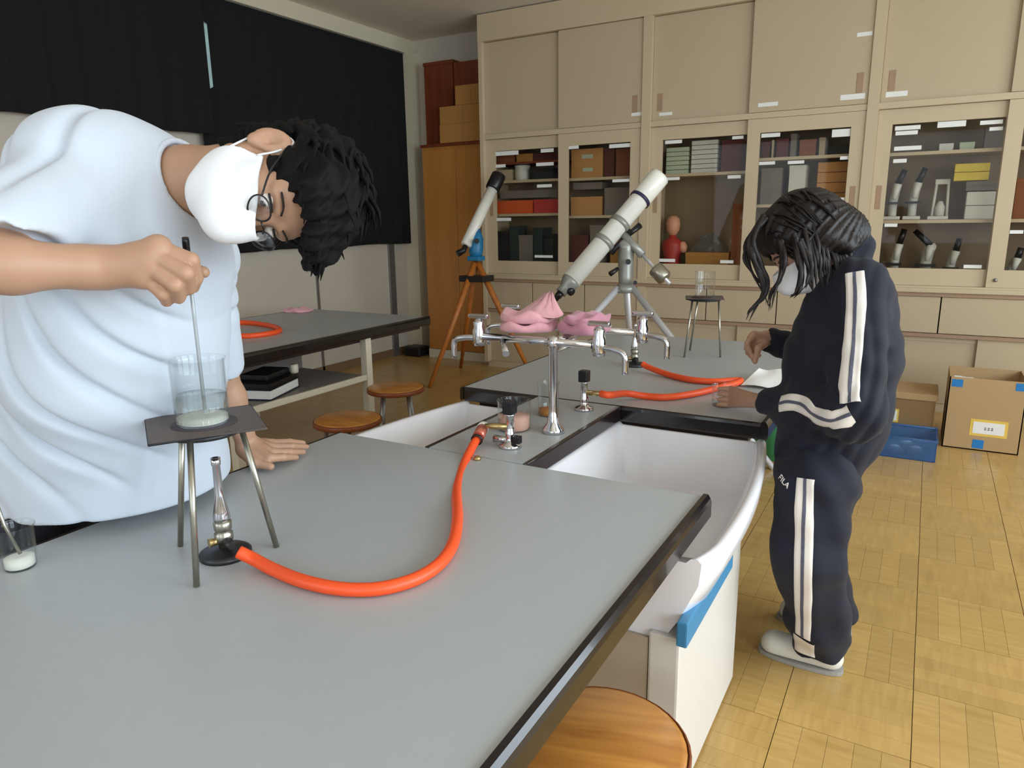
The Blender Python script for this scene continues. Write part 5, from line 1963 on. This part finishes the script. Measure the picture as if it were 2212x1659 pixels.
hs.s(Ell(HB.p(0, 0.108, -0.006), (0.078, 0.066, 0.086), HB.m), 0.012)


def hair_noise(p):
    q = (p - HB.c) @ HB.m
    a = np.arctan2(q[:, 0], q[:, 2] + 0.02)
    return 0.0035 * np.sin(a * 26 + 5 * np.sin(q[:, 1] * 30) + q[:, 1] * 40) + 0.0025 * np.sin(a * 47 + q[:, 1] * 85) + 0.005 * np.sin(q[:, 0] * 55 + 1) * np.sin(q[:, 1] * 48) * np.sin(q[:, 2] * 50)


hs.disp = hair_noise
hair = sdf_mesh('hair', hs, HB.c - 0.27, HB.c + 0.27, 0.004, 'hair_black', boy, smooth=1)
mb = MB()
for _ in range(240):
    th = rng.uniform(0, 2 * PI)
    ph = rng.uniform(0.0, 1.75)
    d0 = vec((math.sin(ph) * math.cos(th), math.sin(ph) * math.sin(th), math.cos(ph)))
    d0[1] -= 0.1
    if d0[1] > 0.45 and d0[2] < 0.35:
        continue
    if abs(d0[0]) > 0.6 and d0[2] < 0.1 and d0[1] > -0.5:
        continue
    base = HB.p(0, -0.015, 0.06) + HB.m @ (d0 * vec((0.090, 0.108, 0.096)))
    out = HB.m @ d0
    t1 = HB.m @ vec((rng.normal() * 0.3, 0.5, -0.3 + rng.normal() * 0.4))
    L_ = rng.uniform(0.035, 0.07)
    mb.tube([base, base + out * 0.010 + t1 * L_ * 0.35, base + out * 0.014 + t1 * L_ * 0.7 + DOWN * 0.008, base + out * 0.010 + t1 * L_ + DOWN * 0.024], [0.006, 0.0055, 0.004, 0.0006], 5, caps=False)
for _ in range(40):
    x = rng.uniform(-0.08, 0.08)
    base = HB.p(x, 0.095 - abs(x) * 0.4, 0.108 + rng.uniform(-0.01, 0.02))
    b1 = base + HB.d(0, 0.02, -0.015) + DOWN * 0.012
    b2 = b1 + DOWN * rng.uniform(0.02, 0.05) + HB.d(rng.normal() * 0.008, 0.0, -0.012)
    mb.tube([base, b1, (b1 + b2) / 2 + HB.d(0, 0.004, 0), b2], [0.006, 0.005, 0.0035, 0.0005], 5, caps=False)
for _ in range(30):
    x = rng.uniform(-0.05, 0.05)
    base = HB.p(x, -0.10, -0.03 - rng.rand() * 0.03)
    mb.tube([base, base + HB.d(0, 0.004, -0.02), base + HB.d(0, 0.012 * rng.rand(), -0.035 - 0.015 * rng.rand())], [0.006, 0.0045, 0.0006], 5, caps=False)
mb.build('hair_locks', 'hair_black', hair)['kind'] = 'stuff'

# shirt
sh = Shape()
CH = at(275, 560, 1.46)
sh.u(Cone(at(185, 430, 1.37), SM, 0.135, 0.125), 0.05)
sh.u(Ell(at(205, 372, 1.37), (0.125, 0.125, 0.122)), 0.06)
sh.u(Cone(SM, N0 + (SM - N0) * 0.32, 0.115, 0.083), 0.05)
sh.u(Cone(SM, SLp, 0.12, 0.095), 0.05)
sh.u(Cone(SM, CH, 0.15, 0.185), 0.06)
sh.u(Cone(CH, at(255, 760, 1.54), 0.185, 0.205), 0.08)
sh.u(Cone(at(255, 760, 1.54), at(255, 1010, 1.75), 0.205, 0.235), 0.08)
sh.u(Cone(at(255, 1010, 1.75), at(245, 1150, 1.80), 0.235, 0.245), 0.08)
sh.u(Cone(at(60, 760, 1.56), at(60, 1080, 1.76), 0.12, 0.19), 0.06)
# sleeves
e1 = SRp + (ERp - SRp) * 0.86
sh.u(Cone(SRp, e1, 0.090, 0.080), 0.04)
e2 = SLp + (ELp - SLp) * 0.93
sh.u(Cone(SLp, e2, 0.085, 0.060), 0.03)
sh.s(Cone(e2 - (ELp - SLp) * 0.10, ELp + (ELp - SLp) * 0.2, 0.050, 0.056), 0.004)
sh.s(Cone(ERp + (ERp - SRp) * 0.05, WRp, 0.072, 0.044), 0.012)
# neck opening
nd_ = (N0 - SM) / np.linalg.norm(N0 - SM)
sh.s(Cone(N0 + nd_ * 0.022, N0 + nd_ * 0.16, 0.078, 0.10), 0.006)
# sleeve end and hem
sh.s(Cone(e1 + (ERp - SRp) * 0.42, ERp + (ERp - SRp) * 1.1, 0.12, 0.16), 0.006)
sh.i(Half((0, 0, 0.797), (0.03, 0.0, -1)), 0.006)
IMX, IMY, IMZ = cdir(1, 0, 0), cdir(0, 1, 0), cdir(0, 0, 1)


def shirt_folds(p):
    q = p - CH
    x, y, z = q @ IMX, q @ IMY, q @ IMZ
    n1 = np.sin(x * 7.1 + y * 4.3 + 0.7) + np.sin(x * -5.3 + y * 8.9 + z * 6 + 2.1)
    n2 = np.sin(x * 11.3 - y * 6.1 + 1.9) + np.sin(x * 4.7 + y * 13.7 + z * 5)
    w = 0.030 * n1 + 0.012 * n2 + 0.2 * z
    lower = 1 / (1 + np.exp((y + 0.02) * 14))
    ridge = lambda s_: np.exp(-(s_ / 0.36) ** 2)               # narrow creases, broad calm areas
    a = ridge(np.sin((x * 0.86 + y * 0.45 + w) * 30)) * np.clip(0.45 + 0.6 * np.sin(x * 9 - y * 7 + 0.4), 0, 1)
    b_ = ridge(np.sin((x * 0.97 + y * 0.20 + w) * 27 + 1.0)) * np.clip(0.4 + 0.6 * np.sin(y * 10 + x * 5), 0, 1)
    c = np.sin((x * 0.6 + y * 0.8 + w * 1.5) * 30 + 0.5)
    edge = np.clip((0.17 - x) / 0.08, 0.12, 1) * np.clip((p[:, 2] - 0.78) / 0.12, 0.3, 1)
    edge = edge * np.clip((np.linalg.norm(p - N0, axis=1) - 0.10) / 0.08, 0.0, 1) * np.clip((np.linalg.norm(p - e2, axis=1) - 0.08) / 0.08, 0.0, 1)
    return (lower * (0.022 * a) + (1 - lower) * (0.021 * b_) + 0.004 * c) * edge


sh.disp = shirt_folds
pts = np.array([SRp, e1, SLp, e2, SM, CH, at(215, 1150, 1.60), at(30, 1080, 1.5), N0])
shirt = sdf_mesh('shirt', sh, pts.min(0) - 0.30, pts.max(0) + 0.30, 0.0052, 'shirt_white', boy, smooth=2)

# collar band
ring = []
ncen = N0 + nd_ * 0.004
ua = np.cross(nd_, (0, 0, 1))
ua /= np.linalg.norm(ua)
ub = np.cross(nd_, ua)
for k in range(40):
    a = 2 * PI * k / 40
    ring.append(ncen + (ua * math.cos(a) + ub * math.sin(a)) * 0.082)
MB().tube(ring, 0.006, 8, closed=True).build('collar', 'shirt_white', boy)

# trousers and shoes (mostly hidden behind the table)
tr_ = Shape()
hipL, hipR = vec((-1.79, 0.96, 0.90)), vec((-1.79, 0.76, 0.90))
tr_.u(Cone(PEL + vec((-0.03, 0, -0.02)), (hipL + hipR) / 2, 0.135, 0.15), 0.04)
for hp in (hipL, hipR):
    tr_.chain([hp, vec((hp[0] + 0.03, hp[1], 0.48)), vec((hp[0] - 0.02, hp[1], 0.07))], [0.11, 0.085, 0.07], 0.03)
tr_.i(Half((0, 0, 0.055), (0, 0, -1)), 0.005)
pts = np.array([hipL, hipR, PEL, (-1.8, 0.86, 0.0)])
sdf_mesh('trousers', tr_, pts.min(0) - 0.22, pts.max(0) + 0.22, 0.010, 'trouser_navy', boy, smooth=2)


def shoe(parent, heel, toe, h=0.07, w=0.042):
    heel, toe = vec(heel), vec(toe)
    d = (toe - heel) / np.linalg.norm(toe - heel)
    s_ = Shape()
    s_.u(Cone(heel + d * 0.04 + (0, 0, 0.040), toe - d * 0.05 + (0, 0, 0.034), w * 0.85, w), 0.02)
    s_.u(Cone(heel + d * 0.045 + (0, 0, 0.05), heel + d * 0.085 + (0, 0, h), w * 0.8, w * 0.72), 0.02)
    s_.i(Half((0, 0, 0.016), (0, 0, -1)), 0.004)
    lo, hi = np.minimum(heel, toe) - 0.1, np.maximum(heel, toe) + 0.1
    o = sdf_mesh('shoe', s_, lo, hi, 0.006, 'shoe_white', parent, smooth=2)
    n = 28
    side = np.cross(d, (0, 0, 1))
    prof = []
    L_ = np.linalg.norm(toe - heel)
    for k in range(n):
        a = 2 * PI * k / n
        prof.append(heel + d * (L_ / 2 + L_ / 2 * math.cos(a)) + side * (w * 1.03 * np.sign(math.sin(a)) * abs(math.sin(a)) ** 0.6))
    vs = [vec((p[0], p[1], z)) for z in (0.001, 0.014) for p in prof]
    fs = [tuple(range(n)), tuple(range(n, 2 * n))] + [(k, (k + 1) % n, n + (k + 1) % n, n + k) for k in range(n)]
    MB().add(vs, fs).build('sole', 'shoe_sole', o)
    return o


shoe(boy, (-1.88, 0.96, 0), (-1.63, 0.98, 0))
shoe(boy, (-1.88, 0.76, 0), (-1.63, 0.74, 0))

# thermometer rod held in the beaker
rt, rbm = at(400, 513, HD + 0.040), vec((BC[0] + 0.004, BC[1] + 0.004, ZG + 0.020))
th = thing('thermometer', 'glass thermometer rod with black cap held in the large beaker', 'thermometer', tuple(rbm))
dd = rbm - rt
MB().tube([rt + dd * 0.08, rbm], 0.0034, 10).build('glass_rod', 'rod_glass', th)
MB().tube([rt, rt + dd * 0.02, rt + dd * 0.105], [0.0055, 0.0062, 0.0058], 12).build('cap', 'black_plastic', th)
# ------------------------------------------------------------------ girl in the navy tracksuit
pm('track_navy', (5, 8, 28), 0.85, var=0.15, scale=14, bump=0.15, bscale=300, sheen=0.04)
pm('stripe_white', (222, 214, 206), 0.85, var=0.04)
pm('stripe_dots', (84, 84, 100), 0.85, var=0.4, scale=90)
pm('track_lining', (58, 18, 40), 0.8)

girl = thing('person', 'girl in navy tracksuit with white side stripes standing at the sink', 'person', (-0.22, 2.30, 0))
GD = 2.12
HG = Frame(at(1745, 528, GD), cdir(-0.66, -0.70, -0.20), cdir(-0.69, 0.72, 0.0))

gN = at(1812, 580, 2.13)
gSL, gSR = at(1858, 618, 2.02), at(1795, 640, 2.27)
gEL, gWL = at(1848, 892, 1.90), at(1650, 868, 2.22)
gER, gWR = at(1775, 770, 2.40), at(1662, 734, 2.42)
gC = at(1822, 720, 2.12)
gH = at(1772, 1010, 2.12)
gb_ = Shape()
head_shape(gb_, HG, 0.97)
gb_.u(Cone(HG.p(0, -0.03, -0.03), gN, 0.050, 0.052), 0.03)
gb_.u(Cone(gN, gC, 0.055, 0.10), 0.04)
gb_.u(Cone(gC, gH, 0.10, 0.10), 0.04)
gb_.u(Cone(gSL, gSR, 0.045, 0.045), 0.04)
gb_.chain([gSL, gEL, gWL], [0.042, 0.036, 0.024], 0.02)
gb_.chain([gSR, gER, gWR], [0.042, 0.034, 0.024], 0.02)
# right hand: pinching downwards, loose fist
hw = gWR + (gWR - gER) / np.linalg.norm(gWR - gER) * 0.012
gk = [at(1628, 722, 2.38), at(1622, 731, 2.39), at(1620, 742, 2.405), at(1622, 752, 2.42)]
gp = [at(1614, 742, 2.375), at(1613, 752, 2.385), at(1616, 762, 2.40), at(1622, 768, 2.415)]
gt = [at(1628, 778, 2.385), at(1632, 766, 2.395), at(1636, 766, 2.405), at(1640, 768, 2.415)]
for a, b_, c in zip(gk, gp, gt):
    gb_.u(Cone(hw, a, 0.022, 0.012), 0.012)
    gb_.u(Cone(a, b_, 0.0105, 0.0095), 0.003)
    gb_.u(Cone(b_, c, 0.0095, 0.0075), 0.003)
gb_.u(Cone(hw + cdir(0, -1, 0.5) * 0.012, at(1638, 752, 2.36), 0.016, 0.012), 0.008)
gb_.u(Cone(at(1638, 752, 2.36), at(1631, 782, 2.37), 0.0115, 0.008), 0.004)
# left hand: fingers round the small beaker
hw = gWL + (gWL - gEL) / np.linalg.norm(gWL - gEL) * 0.01
bx_, by_ = on_z(1562, 876, T)[:2]


def bp(a, z, r=0.052):
    return vec((bx_ + r * math.cos(a), by_ + r * math.sin(a), T + z))


base_a = math.atan2(hw[1] - by_, hw[0] - bx_)
for k, z in enumerate((0.072, 0.053, 0.034, 0.016)):
    a0, a1, a2 = base_a - 0.05, base_a - 0.35, base_a - 0.72
    gb_.u(Cone(hw, bp(a0, z + 0.004, 0.066), 0.019, 0.0105), 0.010)
    gb_.u(Cone(bp(a0, z + 0.004, 0.066), bp(a1, z + 0.002, 0.058), 0.0092, 0.0085), 0.002)
    gb_.u(Cone(bp(a1, z + 0.002, 0.058), bp(a2, z, 0.053), 0.0085, 0.0070), 0.002)
gb_.u(Cone(hw, bp(base_a + 0.4, 0.05, 0.058), 0.018, 0.012), 0.010)
gb_.u(Cone(bp(base_a + 0.4, 0.05, 0.058), bp(base_a + 0.85, 0.055, 0.052), 0.0115, 0.0085), 0.004)
pts = np.array([HG.c, gN, gSL, gSR, gEL, gWL, gER, gWR, gC, gH, bp(0, 0), hw] + gk + gt)
sdf_mesh('body', gb_, pts.min(0) - 0.17, pts.max(0) + 0.17, 0.0034, 'skin', girl, smooth=2, relax=0.4)
for q in (-1, 1):
    c = HG.p(q * 0.0315, 0.086, 0.0155)
    ey = MB().lathe([(0.0, -0.0115), (0.008, -0.008), (0.0112, 0.0), (0.008, 0.008), (0.0, 0.0115)], c, 14, HG.d(0, 1, 0)).build('eye', 'eye_white', girl)
    MB().lathe([(0.0, 0.0125), (0.004, 0.012), (0.006, 0.0105), (0.0, 0.009)], c, 12, HG.d(0, 1, -0.5)).build('iris', 'eye_dark', ey)
    MB().tube(spline([HG.p(q * 0.017, 0.096, 0.024), HG.p(q * 0.032, 0.0965, 0.0255), HG.p(q * 0.047, 0.088, 0.020)], 4), 0.0025, 6).build('upper_lid', 'brow', girl)
    MB().tube(spline([HG.p(q * 0.016, 0.099, 0.040), HG.p(q * 0.033, 0.097, 0.0445), HG.p(q * 0.052, 0.085, 0.040)], 4), 0.0026, 6).build('eyebrow', 'brow', girl)
make_mask(HG, girl, 0.99)

# jacket
jk = Shape()
jk.u(Cone(gN + vec((0.0, 0, -0.01)), at(1832, 665, 2.12), 0.062, 0.118), 0.04)
jk.u(Cone(at(1832, 665, 2.12), at(1820, 770, 2.10), 0.118, 0.150), 0.05)
jk.u(Cone(at(1820, 770, 2.10), at(1797, 900, 2.11), 0.150, 0.146), 0.05)
jk.u(Cone(at(1797, 900, 2.11), at(1768, 1000, 2.12), 0.146, 0.120), 0.05)
jk.u(Cone(gSL, gSR, 0.072, 0.068), 0.05)
wl2 = gWL + (gEL - gWL) * 0.06
jk.chain([gSL, gEL, gEL + (wl2 - gEL) * 0.55, wl2], [0.075, 0.074, 0.060, 0.043], 0.025)
wr2 = gWR + (gER - gWR) * 0.04
jk.chain([gSR, gER, wr2], [0.066, 0.062, 0.042], 0.03)
jk.i(Half(at(1768, 1032, 2.12), (0.02, 0, -1)), 0.006)
jk.u(Cone(HG.p(0, -0.085, -0.105), gN + vec((0.02, 0, 0.0)), 0.052, 0.066), 0.02)       # collar
jk.s(Cone(HG.p(0, -0.03, -0.06), gN + vec((0.0, 0, 0.0)), 0.062, 0.050), 0.006)
jk.s(Cone(gWL + (gWL - gEL) * 0.0, gWL + (gWL - gEL) * 0.25, 0.034, 0.036), 0.004)
jk.s(Cone(gWR + (gWR - gER) * 0.0, gWR + (gWR - gER) * 0.3, 0.034, 0.036), 0.004)


def jacket_folds(p):
    q = p - gC
    x, y, z = q @ IMX, q @ IMY, q @ IMZ
    w = 0.03 * np.sin(y * 12) + 0.02 * np.sin(x * 15 + 1) + 0.3 * z
    s = np.sin((x * 0.9 - y * 0.3 + w) * 60)
    c = np.sin((x * 0.35 + y * 0.9 + w * 1.2) * 70 + 1)
    amp = 0.4 + 0.6 * (0.5 + 0.5 * np.sin(x * 15 - y * 12))
    return (0.0048 * (1 - 2 * np.abs(s)) + 0.0032 * c) * amp


jk.disp = jacket_folds
pts = np.array([gN, gSL, gSR, gEL, gWL, gER, gWR, gH, gC])
jacket = sdf_mesh('jacket', jk, pts.min(0) - 0.2, pts.max(0) + 0.2, 0.0055, 'track_navy', girl, smooth=2)

# trousers
gt_ = Shape()
hl, hr = at(1760, 1045, 2.05), at(1765, 1040, 2.22)
kl, kr = at(1744, 1205, 2.04), at(1752, 1180, 2.26)
al, ar = vec((-0.165, 2.185, 0.075)), vec((-0.155, 2.42, 0.075))
gt_.u(Cone(at(1768, 1000, 2.12), at(1762, 1060, 2.13), 0.115, 0.118), 0.04)
gt_.chain([hl, kl, al + (kl - al) * 0.35, al], [0.112, 0.092, 0.086, 0.078], 0.03)
gt_.chain([hr, kr, ar], [0.108, 0.088, 0.075], 0.03)
gt_.i(Half((0, 0, 0.062), (0, 0, -1)), 0.004)


def pant_folds(p):
    q = p - gH
    x, y, z = q @ IMX, q @ IMY, q @ IMZ
    w = 0.03 * np.sin(y * 10) + 0.3 * z
    return 0.0045 * np.sin((x * 0.8 + y * 0.25 + w) * 75) + 0.003 * np.sin((y + w * 0.7 + 0.3 * x) * 55)


gt_.disp = pant_folds
pts = np.array([hl, hr, kl, kr, al, ar, at(1768, 1000, 2.12)])
pants = sdf_mesh('trousers', gt_, pts.min(0) - 0.16, pts.max(0) + 0.16, 0.0055, 'track_navy', girl, smooth=2)

shoe(girl, (-0.098, 2.180, 0), (-0.352, 2.196, 0), 0.075, 0.043)
shoe(girl, (-0.095, 2.412, 0), (-0.335, 2.428, 0), 0.075, 0.043)


# stripes follow the cloth surface
def ribbon(bvh, px_pts, width, mat, name, parent, lift=0.0022, dense=8, thick=0.0018):
    O = Vector((0, 0, CAMH))
    path = []
    for q in spline([(x, y, 0) for x, y in px_pts], dense):
        dv = Vector(at(q[0], q[1], 1.0)) - O
        h = bvh.ray_cast(O, dv.normalized())
        if h[0] is not None:
            path.append((vec(h[0]), vec(h[1])))
    P = np.array([p for p, n in path])
    N = np.array([n for p, n in path])
    for _ in range(2):
        P[1:-1] = 0.5 * P[1:-1] + 0.25 * (P[:-2] + P[2:])
        N[1:-1] = N[1:-1] + N[:-2] + N[2:]
    N /= np.linalg.norm(N, axis=1)[:, None]
    top, m = [], 7
    for i in range(len(P)):
        t = P[min(i + 1, len(P) - 1)] - P[max(i - 1, 0)]
        t /= np.linalg.norm(t)
        s = np.cross(N[i], t)
        s /= np.linalg.norm(s)
        for k in range(m):
            q = P[i] + s * width * (k / (m - 1) - 0.5)
            h = bvh.ray_cast(Vector(q + N[i] * 0.05), Vector(-N[i]), 0.12)
            if h[0] is None:
                h = bvh.find_nearest(Vector(q))
            top.append(vec(h[0]) + vec(h[1]) * lift)
    top = np.array(top)
    nn = len(P)
    bot = top - np.repeat(N, m, 0) * (lift + thick)
    fs = []
    M_ = nn * m
    for i in range(nn - 1):
        for k in range(m - 1):
            a = i * m + k
            fs.append((a, a + 1, a + m + 1, a + m))
            fs.append((M_ + a, M_ + a + m, M_ + a + m + 1, M_ + a + 1))
        for k in (0, m - 1):
            a = i * m + k
            fs.append((a, a + m, M_ + a + m, M_ + a))
    return MB().add(np.concatenate([top, bot]), fs, True).build(name, mat, parent)


bj, bp_nt = bvh_of(jacket), bvh_of(pants)
SLV = [(1846, 588), (1848, 640), (1846, 700), (1842, 760), (1836, 820), (1836, 870)]
FOR = [(1838, 894), (1800, 908), (1762, 898), (1735, 875), (1705, 868), (1684, 872)]
LEG = [(1740, 1034), (1737, 1100), (1735, 1170), (1734, 1240), (1733, 1310), (1734, 1376)]
for path, bv, par in ((SLV, bj, jacket), (FOR, bj, jacket), (LEG, bp_nt, pants)):
    s = ribbon(bv, path, 0.047, 'stripe_white', 'stripe', par)
    ribbon(bv, path, 0.0085, 'stripe_dots', 'stripe_pattern', par, lift=0.0038)
ribbon(bp_nt, [(1736, 1380), (1737, 1398), (1738, 1412)], 0.062, 'stripe_white', 'ankle_patch', pants, lift=0.004)

# small white lettering on the trousers
O = Vector((0, 0, CAMH))
tcv = bpy.data.curves.new('lettering', 'FONT')
tcv.body = 'FILA'
tcv.size = 0.023
tcv.extrude = 0.0008
tcv.align_x = 'CENTER'
tcv.align_y = 'CENTER'
tob = bpy.data.objects.new('lettering', tcv)
COL.objects.link(tob)
dg = bpy.context.evaluated_depsgraph_get()
tme = bpy.data.meshes.new_from_object(tob.evaluated_get(dg))
bpy.data.objects.remove(tob)
hit = bp_nt.ray_cast(O, (Vector(at(1693, 1040, 1.0)) - O).normalized())
if hit[0] is not None:
    nrm = vec(hit[1])
    xd = vec(IMX) * 0.96 - vec(IMY) * 0.28
    xd = xd - nrm * (xd @ nrm)
    xd /= np.linalg.norm(xd)
    yd = np.cross(nrm, xd)
    for v in tme.vertices:
        q = vec(hit[0]) + xd * v.co.x + yd * v.co.y
        h2 = bp_nt.ray_cast(Vector(q + nrm * 0.05), Vector(-nrm), 0.12)
        base = vec(h2[0]) if h2[0] is not None else q
        v.co = Vector(base + nrm * (0.002 + v.co.z))
    tme.materials.clear()
    tme.materials.append(MATS['stripe_white'])
    lo_ = bpy.data.objects.new('lettering', tme)
    COL.objects.link(lo_)
    attach(lo_, pants)

# hair: bobbed cap plus locks falling forward past the face
rng = np.random.RandomState(11)
gh = Shape()
gh.u(Ell(HG.p(0, -0.022, 0.050), (0.094, 0.118, 0.104), HG.m), 0.0)
gh.u(Ell(HG.p(0, 0.035, 0.078), (0.082, 0.066, 0.066), HG.m), 0.03)
gh.u(Ell(HG.p(0, -0.085, -0.01), (0.082, 0.055, 0.085), HG.m), 0.04)
gh.u(Cone(HG.p(0, -0.085, -0.05), at(1800, 590, 2.12), 0.070, 0.045), 0.04)
for q in (-1, 1):
    gh.u(Cone(HG.p(q * 0.075, 0.02, 0.045), HG.p(q * 0.082, -0.005, -0.02) + DOWN * 0.02, 0.030, 0.022), 0.03)
    gh.u(Cone(HG.p(q * 0.080, -0.035, -0.01), HG.p(q * 0.082, -0.06, -0.06) + DOWN * 0.01, 0.035, 0.022), 0.03)
gh.s(Ell(HG.p(0, 0.10, -0.025), (0.080, 0.070, 0.085), HG.m), 0.012)


def ghn(p):
    q = (p - HG.c) @ HG.m
    a = np.arctan2(q[:, 0], q[:, 2] + 0.03)
    return 0.0022 * np.sin(a * 30 + q[:, 1] * 30) + 0.0018 * np.sin(a * 53 + q[:, 1] * 55) + 0.003 * np.sin(q[:, 0] * 50) * np.sin(q[:, 1] * 40 + 1)


gh.disp = ghn
ghair = sdf_mesh('hair', gh, HG.c - 0.27, HG.c + 0.27, 0.0045, 'hair_brown', girl, smooth=1)
mb = MB()


def lock(px, r=0.008, jitter=0.0, n=7):
    P = [at(x, y, d) for x, y, d in px]
    P = [p + rng.normal(size=3) * jitter for p in P]
    S_ = spline(P, 5)
    k = len(S_)
    mb.tube(S_, [r * (1 - (i / (k - 1)) ** 1.8 * 0.92) for i in range(k)], n, caps=False)


for j in range(5):
    lock([(1650, 470, 2.08), (1625, 520, 2.06), (1632 + j * 3, 570, 2.06), (1650 + j * 2, 610, 2.07), (1645 + j, 640, 2.08), (1628 - j, 668, 2.08), (1612 + j * 2, 694 - j * 3, 2.08)], 0.0085, 0.004)
for j in range(4):
    lock([(1640, 480, 2.10), (1614, 525, 2.09), (1612, 560, 2.09), (1625, 590, 2.09), (1648, 622 + j * 4, 2.09), (1652 + j * 4, 650 + j * 5, 2.09)], 0.005, 0.003)
for j in range(4):
    lock([(1690, 520, 2.03), (1692, 560, 2.02), (1685, 600, 2.03), (1668, 635, 2.04), (1662 + j * 2, 660 + j * 3, 2.05)], 0.007, 0.004)
for j in range(5):
    lock([(1715, 510, 2.01), (1725, 560, 2.0), (1732, 600, 2.0), (1722, 630, 2.01), (1706 + j * 3, 642 - j * 2, 2.02)], 0.008, 0.004)
for j in range(3):
    lock([(1728, 520, 2.0), (1748, 570, 1.99), (1752, 605, 1.99), (1738 + 4 * j, 625, 2.0)], 0.007, 0.004)
for j in range(26):
    x0 = rng.uniform(1735, 1830)
    y0 = rng.uniform(480, 540)
    d0 = 2.02 + (x0 - 1735) / 95 * 0.06
    lock([(x0, y0, d0), (x0 + 10 + (x0 - 1735) * 0.15, y0 + 45, d0 - 0.015), (x0 + 14 + (x0 - 1735) * 0.22, y0 + 80, d0 - 0.012), (x0 + 16 + (x0 - 1735) * 0.2 + rng.normal() * 4, y0 + 100 + rng.uniform(0, 20), d0)], 0.0075, 0.003)
for j in range(70):
    th_ = rng.uniform(-1.4, 1.4)
    st_ = rng.uniform(-0.9, 0.9)
    d0 = vec((math.sin(th_) * math.cos(st_), math.sin(st_), math.cos(th_) * math.cos(st_)))
    base = HG.p(0, -0.02, 0.05) + HG.m @ (d0 * vec((0.092, 0.116, 0.102)))
    tn = HG.m @ vec((math.cos(th_) * np.sign(th_), 0.1 * rng.normal(), -abs(math.sin(th_))))
    out = HG.m @ d0
    mb.tube([base, base + tn * 0.03 + out * 0.0005, base + tn * 0.06 - out * 0.008, base + tn * 0.09 - out * 0.024], [0.004, 0.0045, 0.004, 0.001], 5, caps=False)
mb.build('hair_locks', 'hair_brown', ghair)['kind'] = 'stuff'
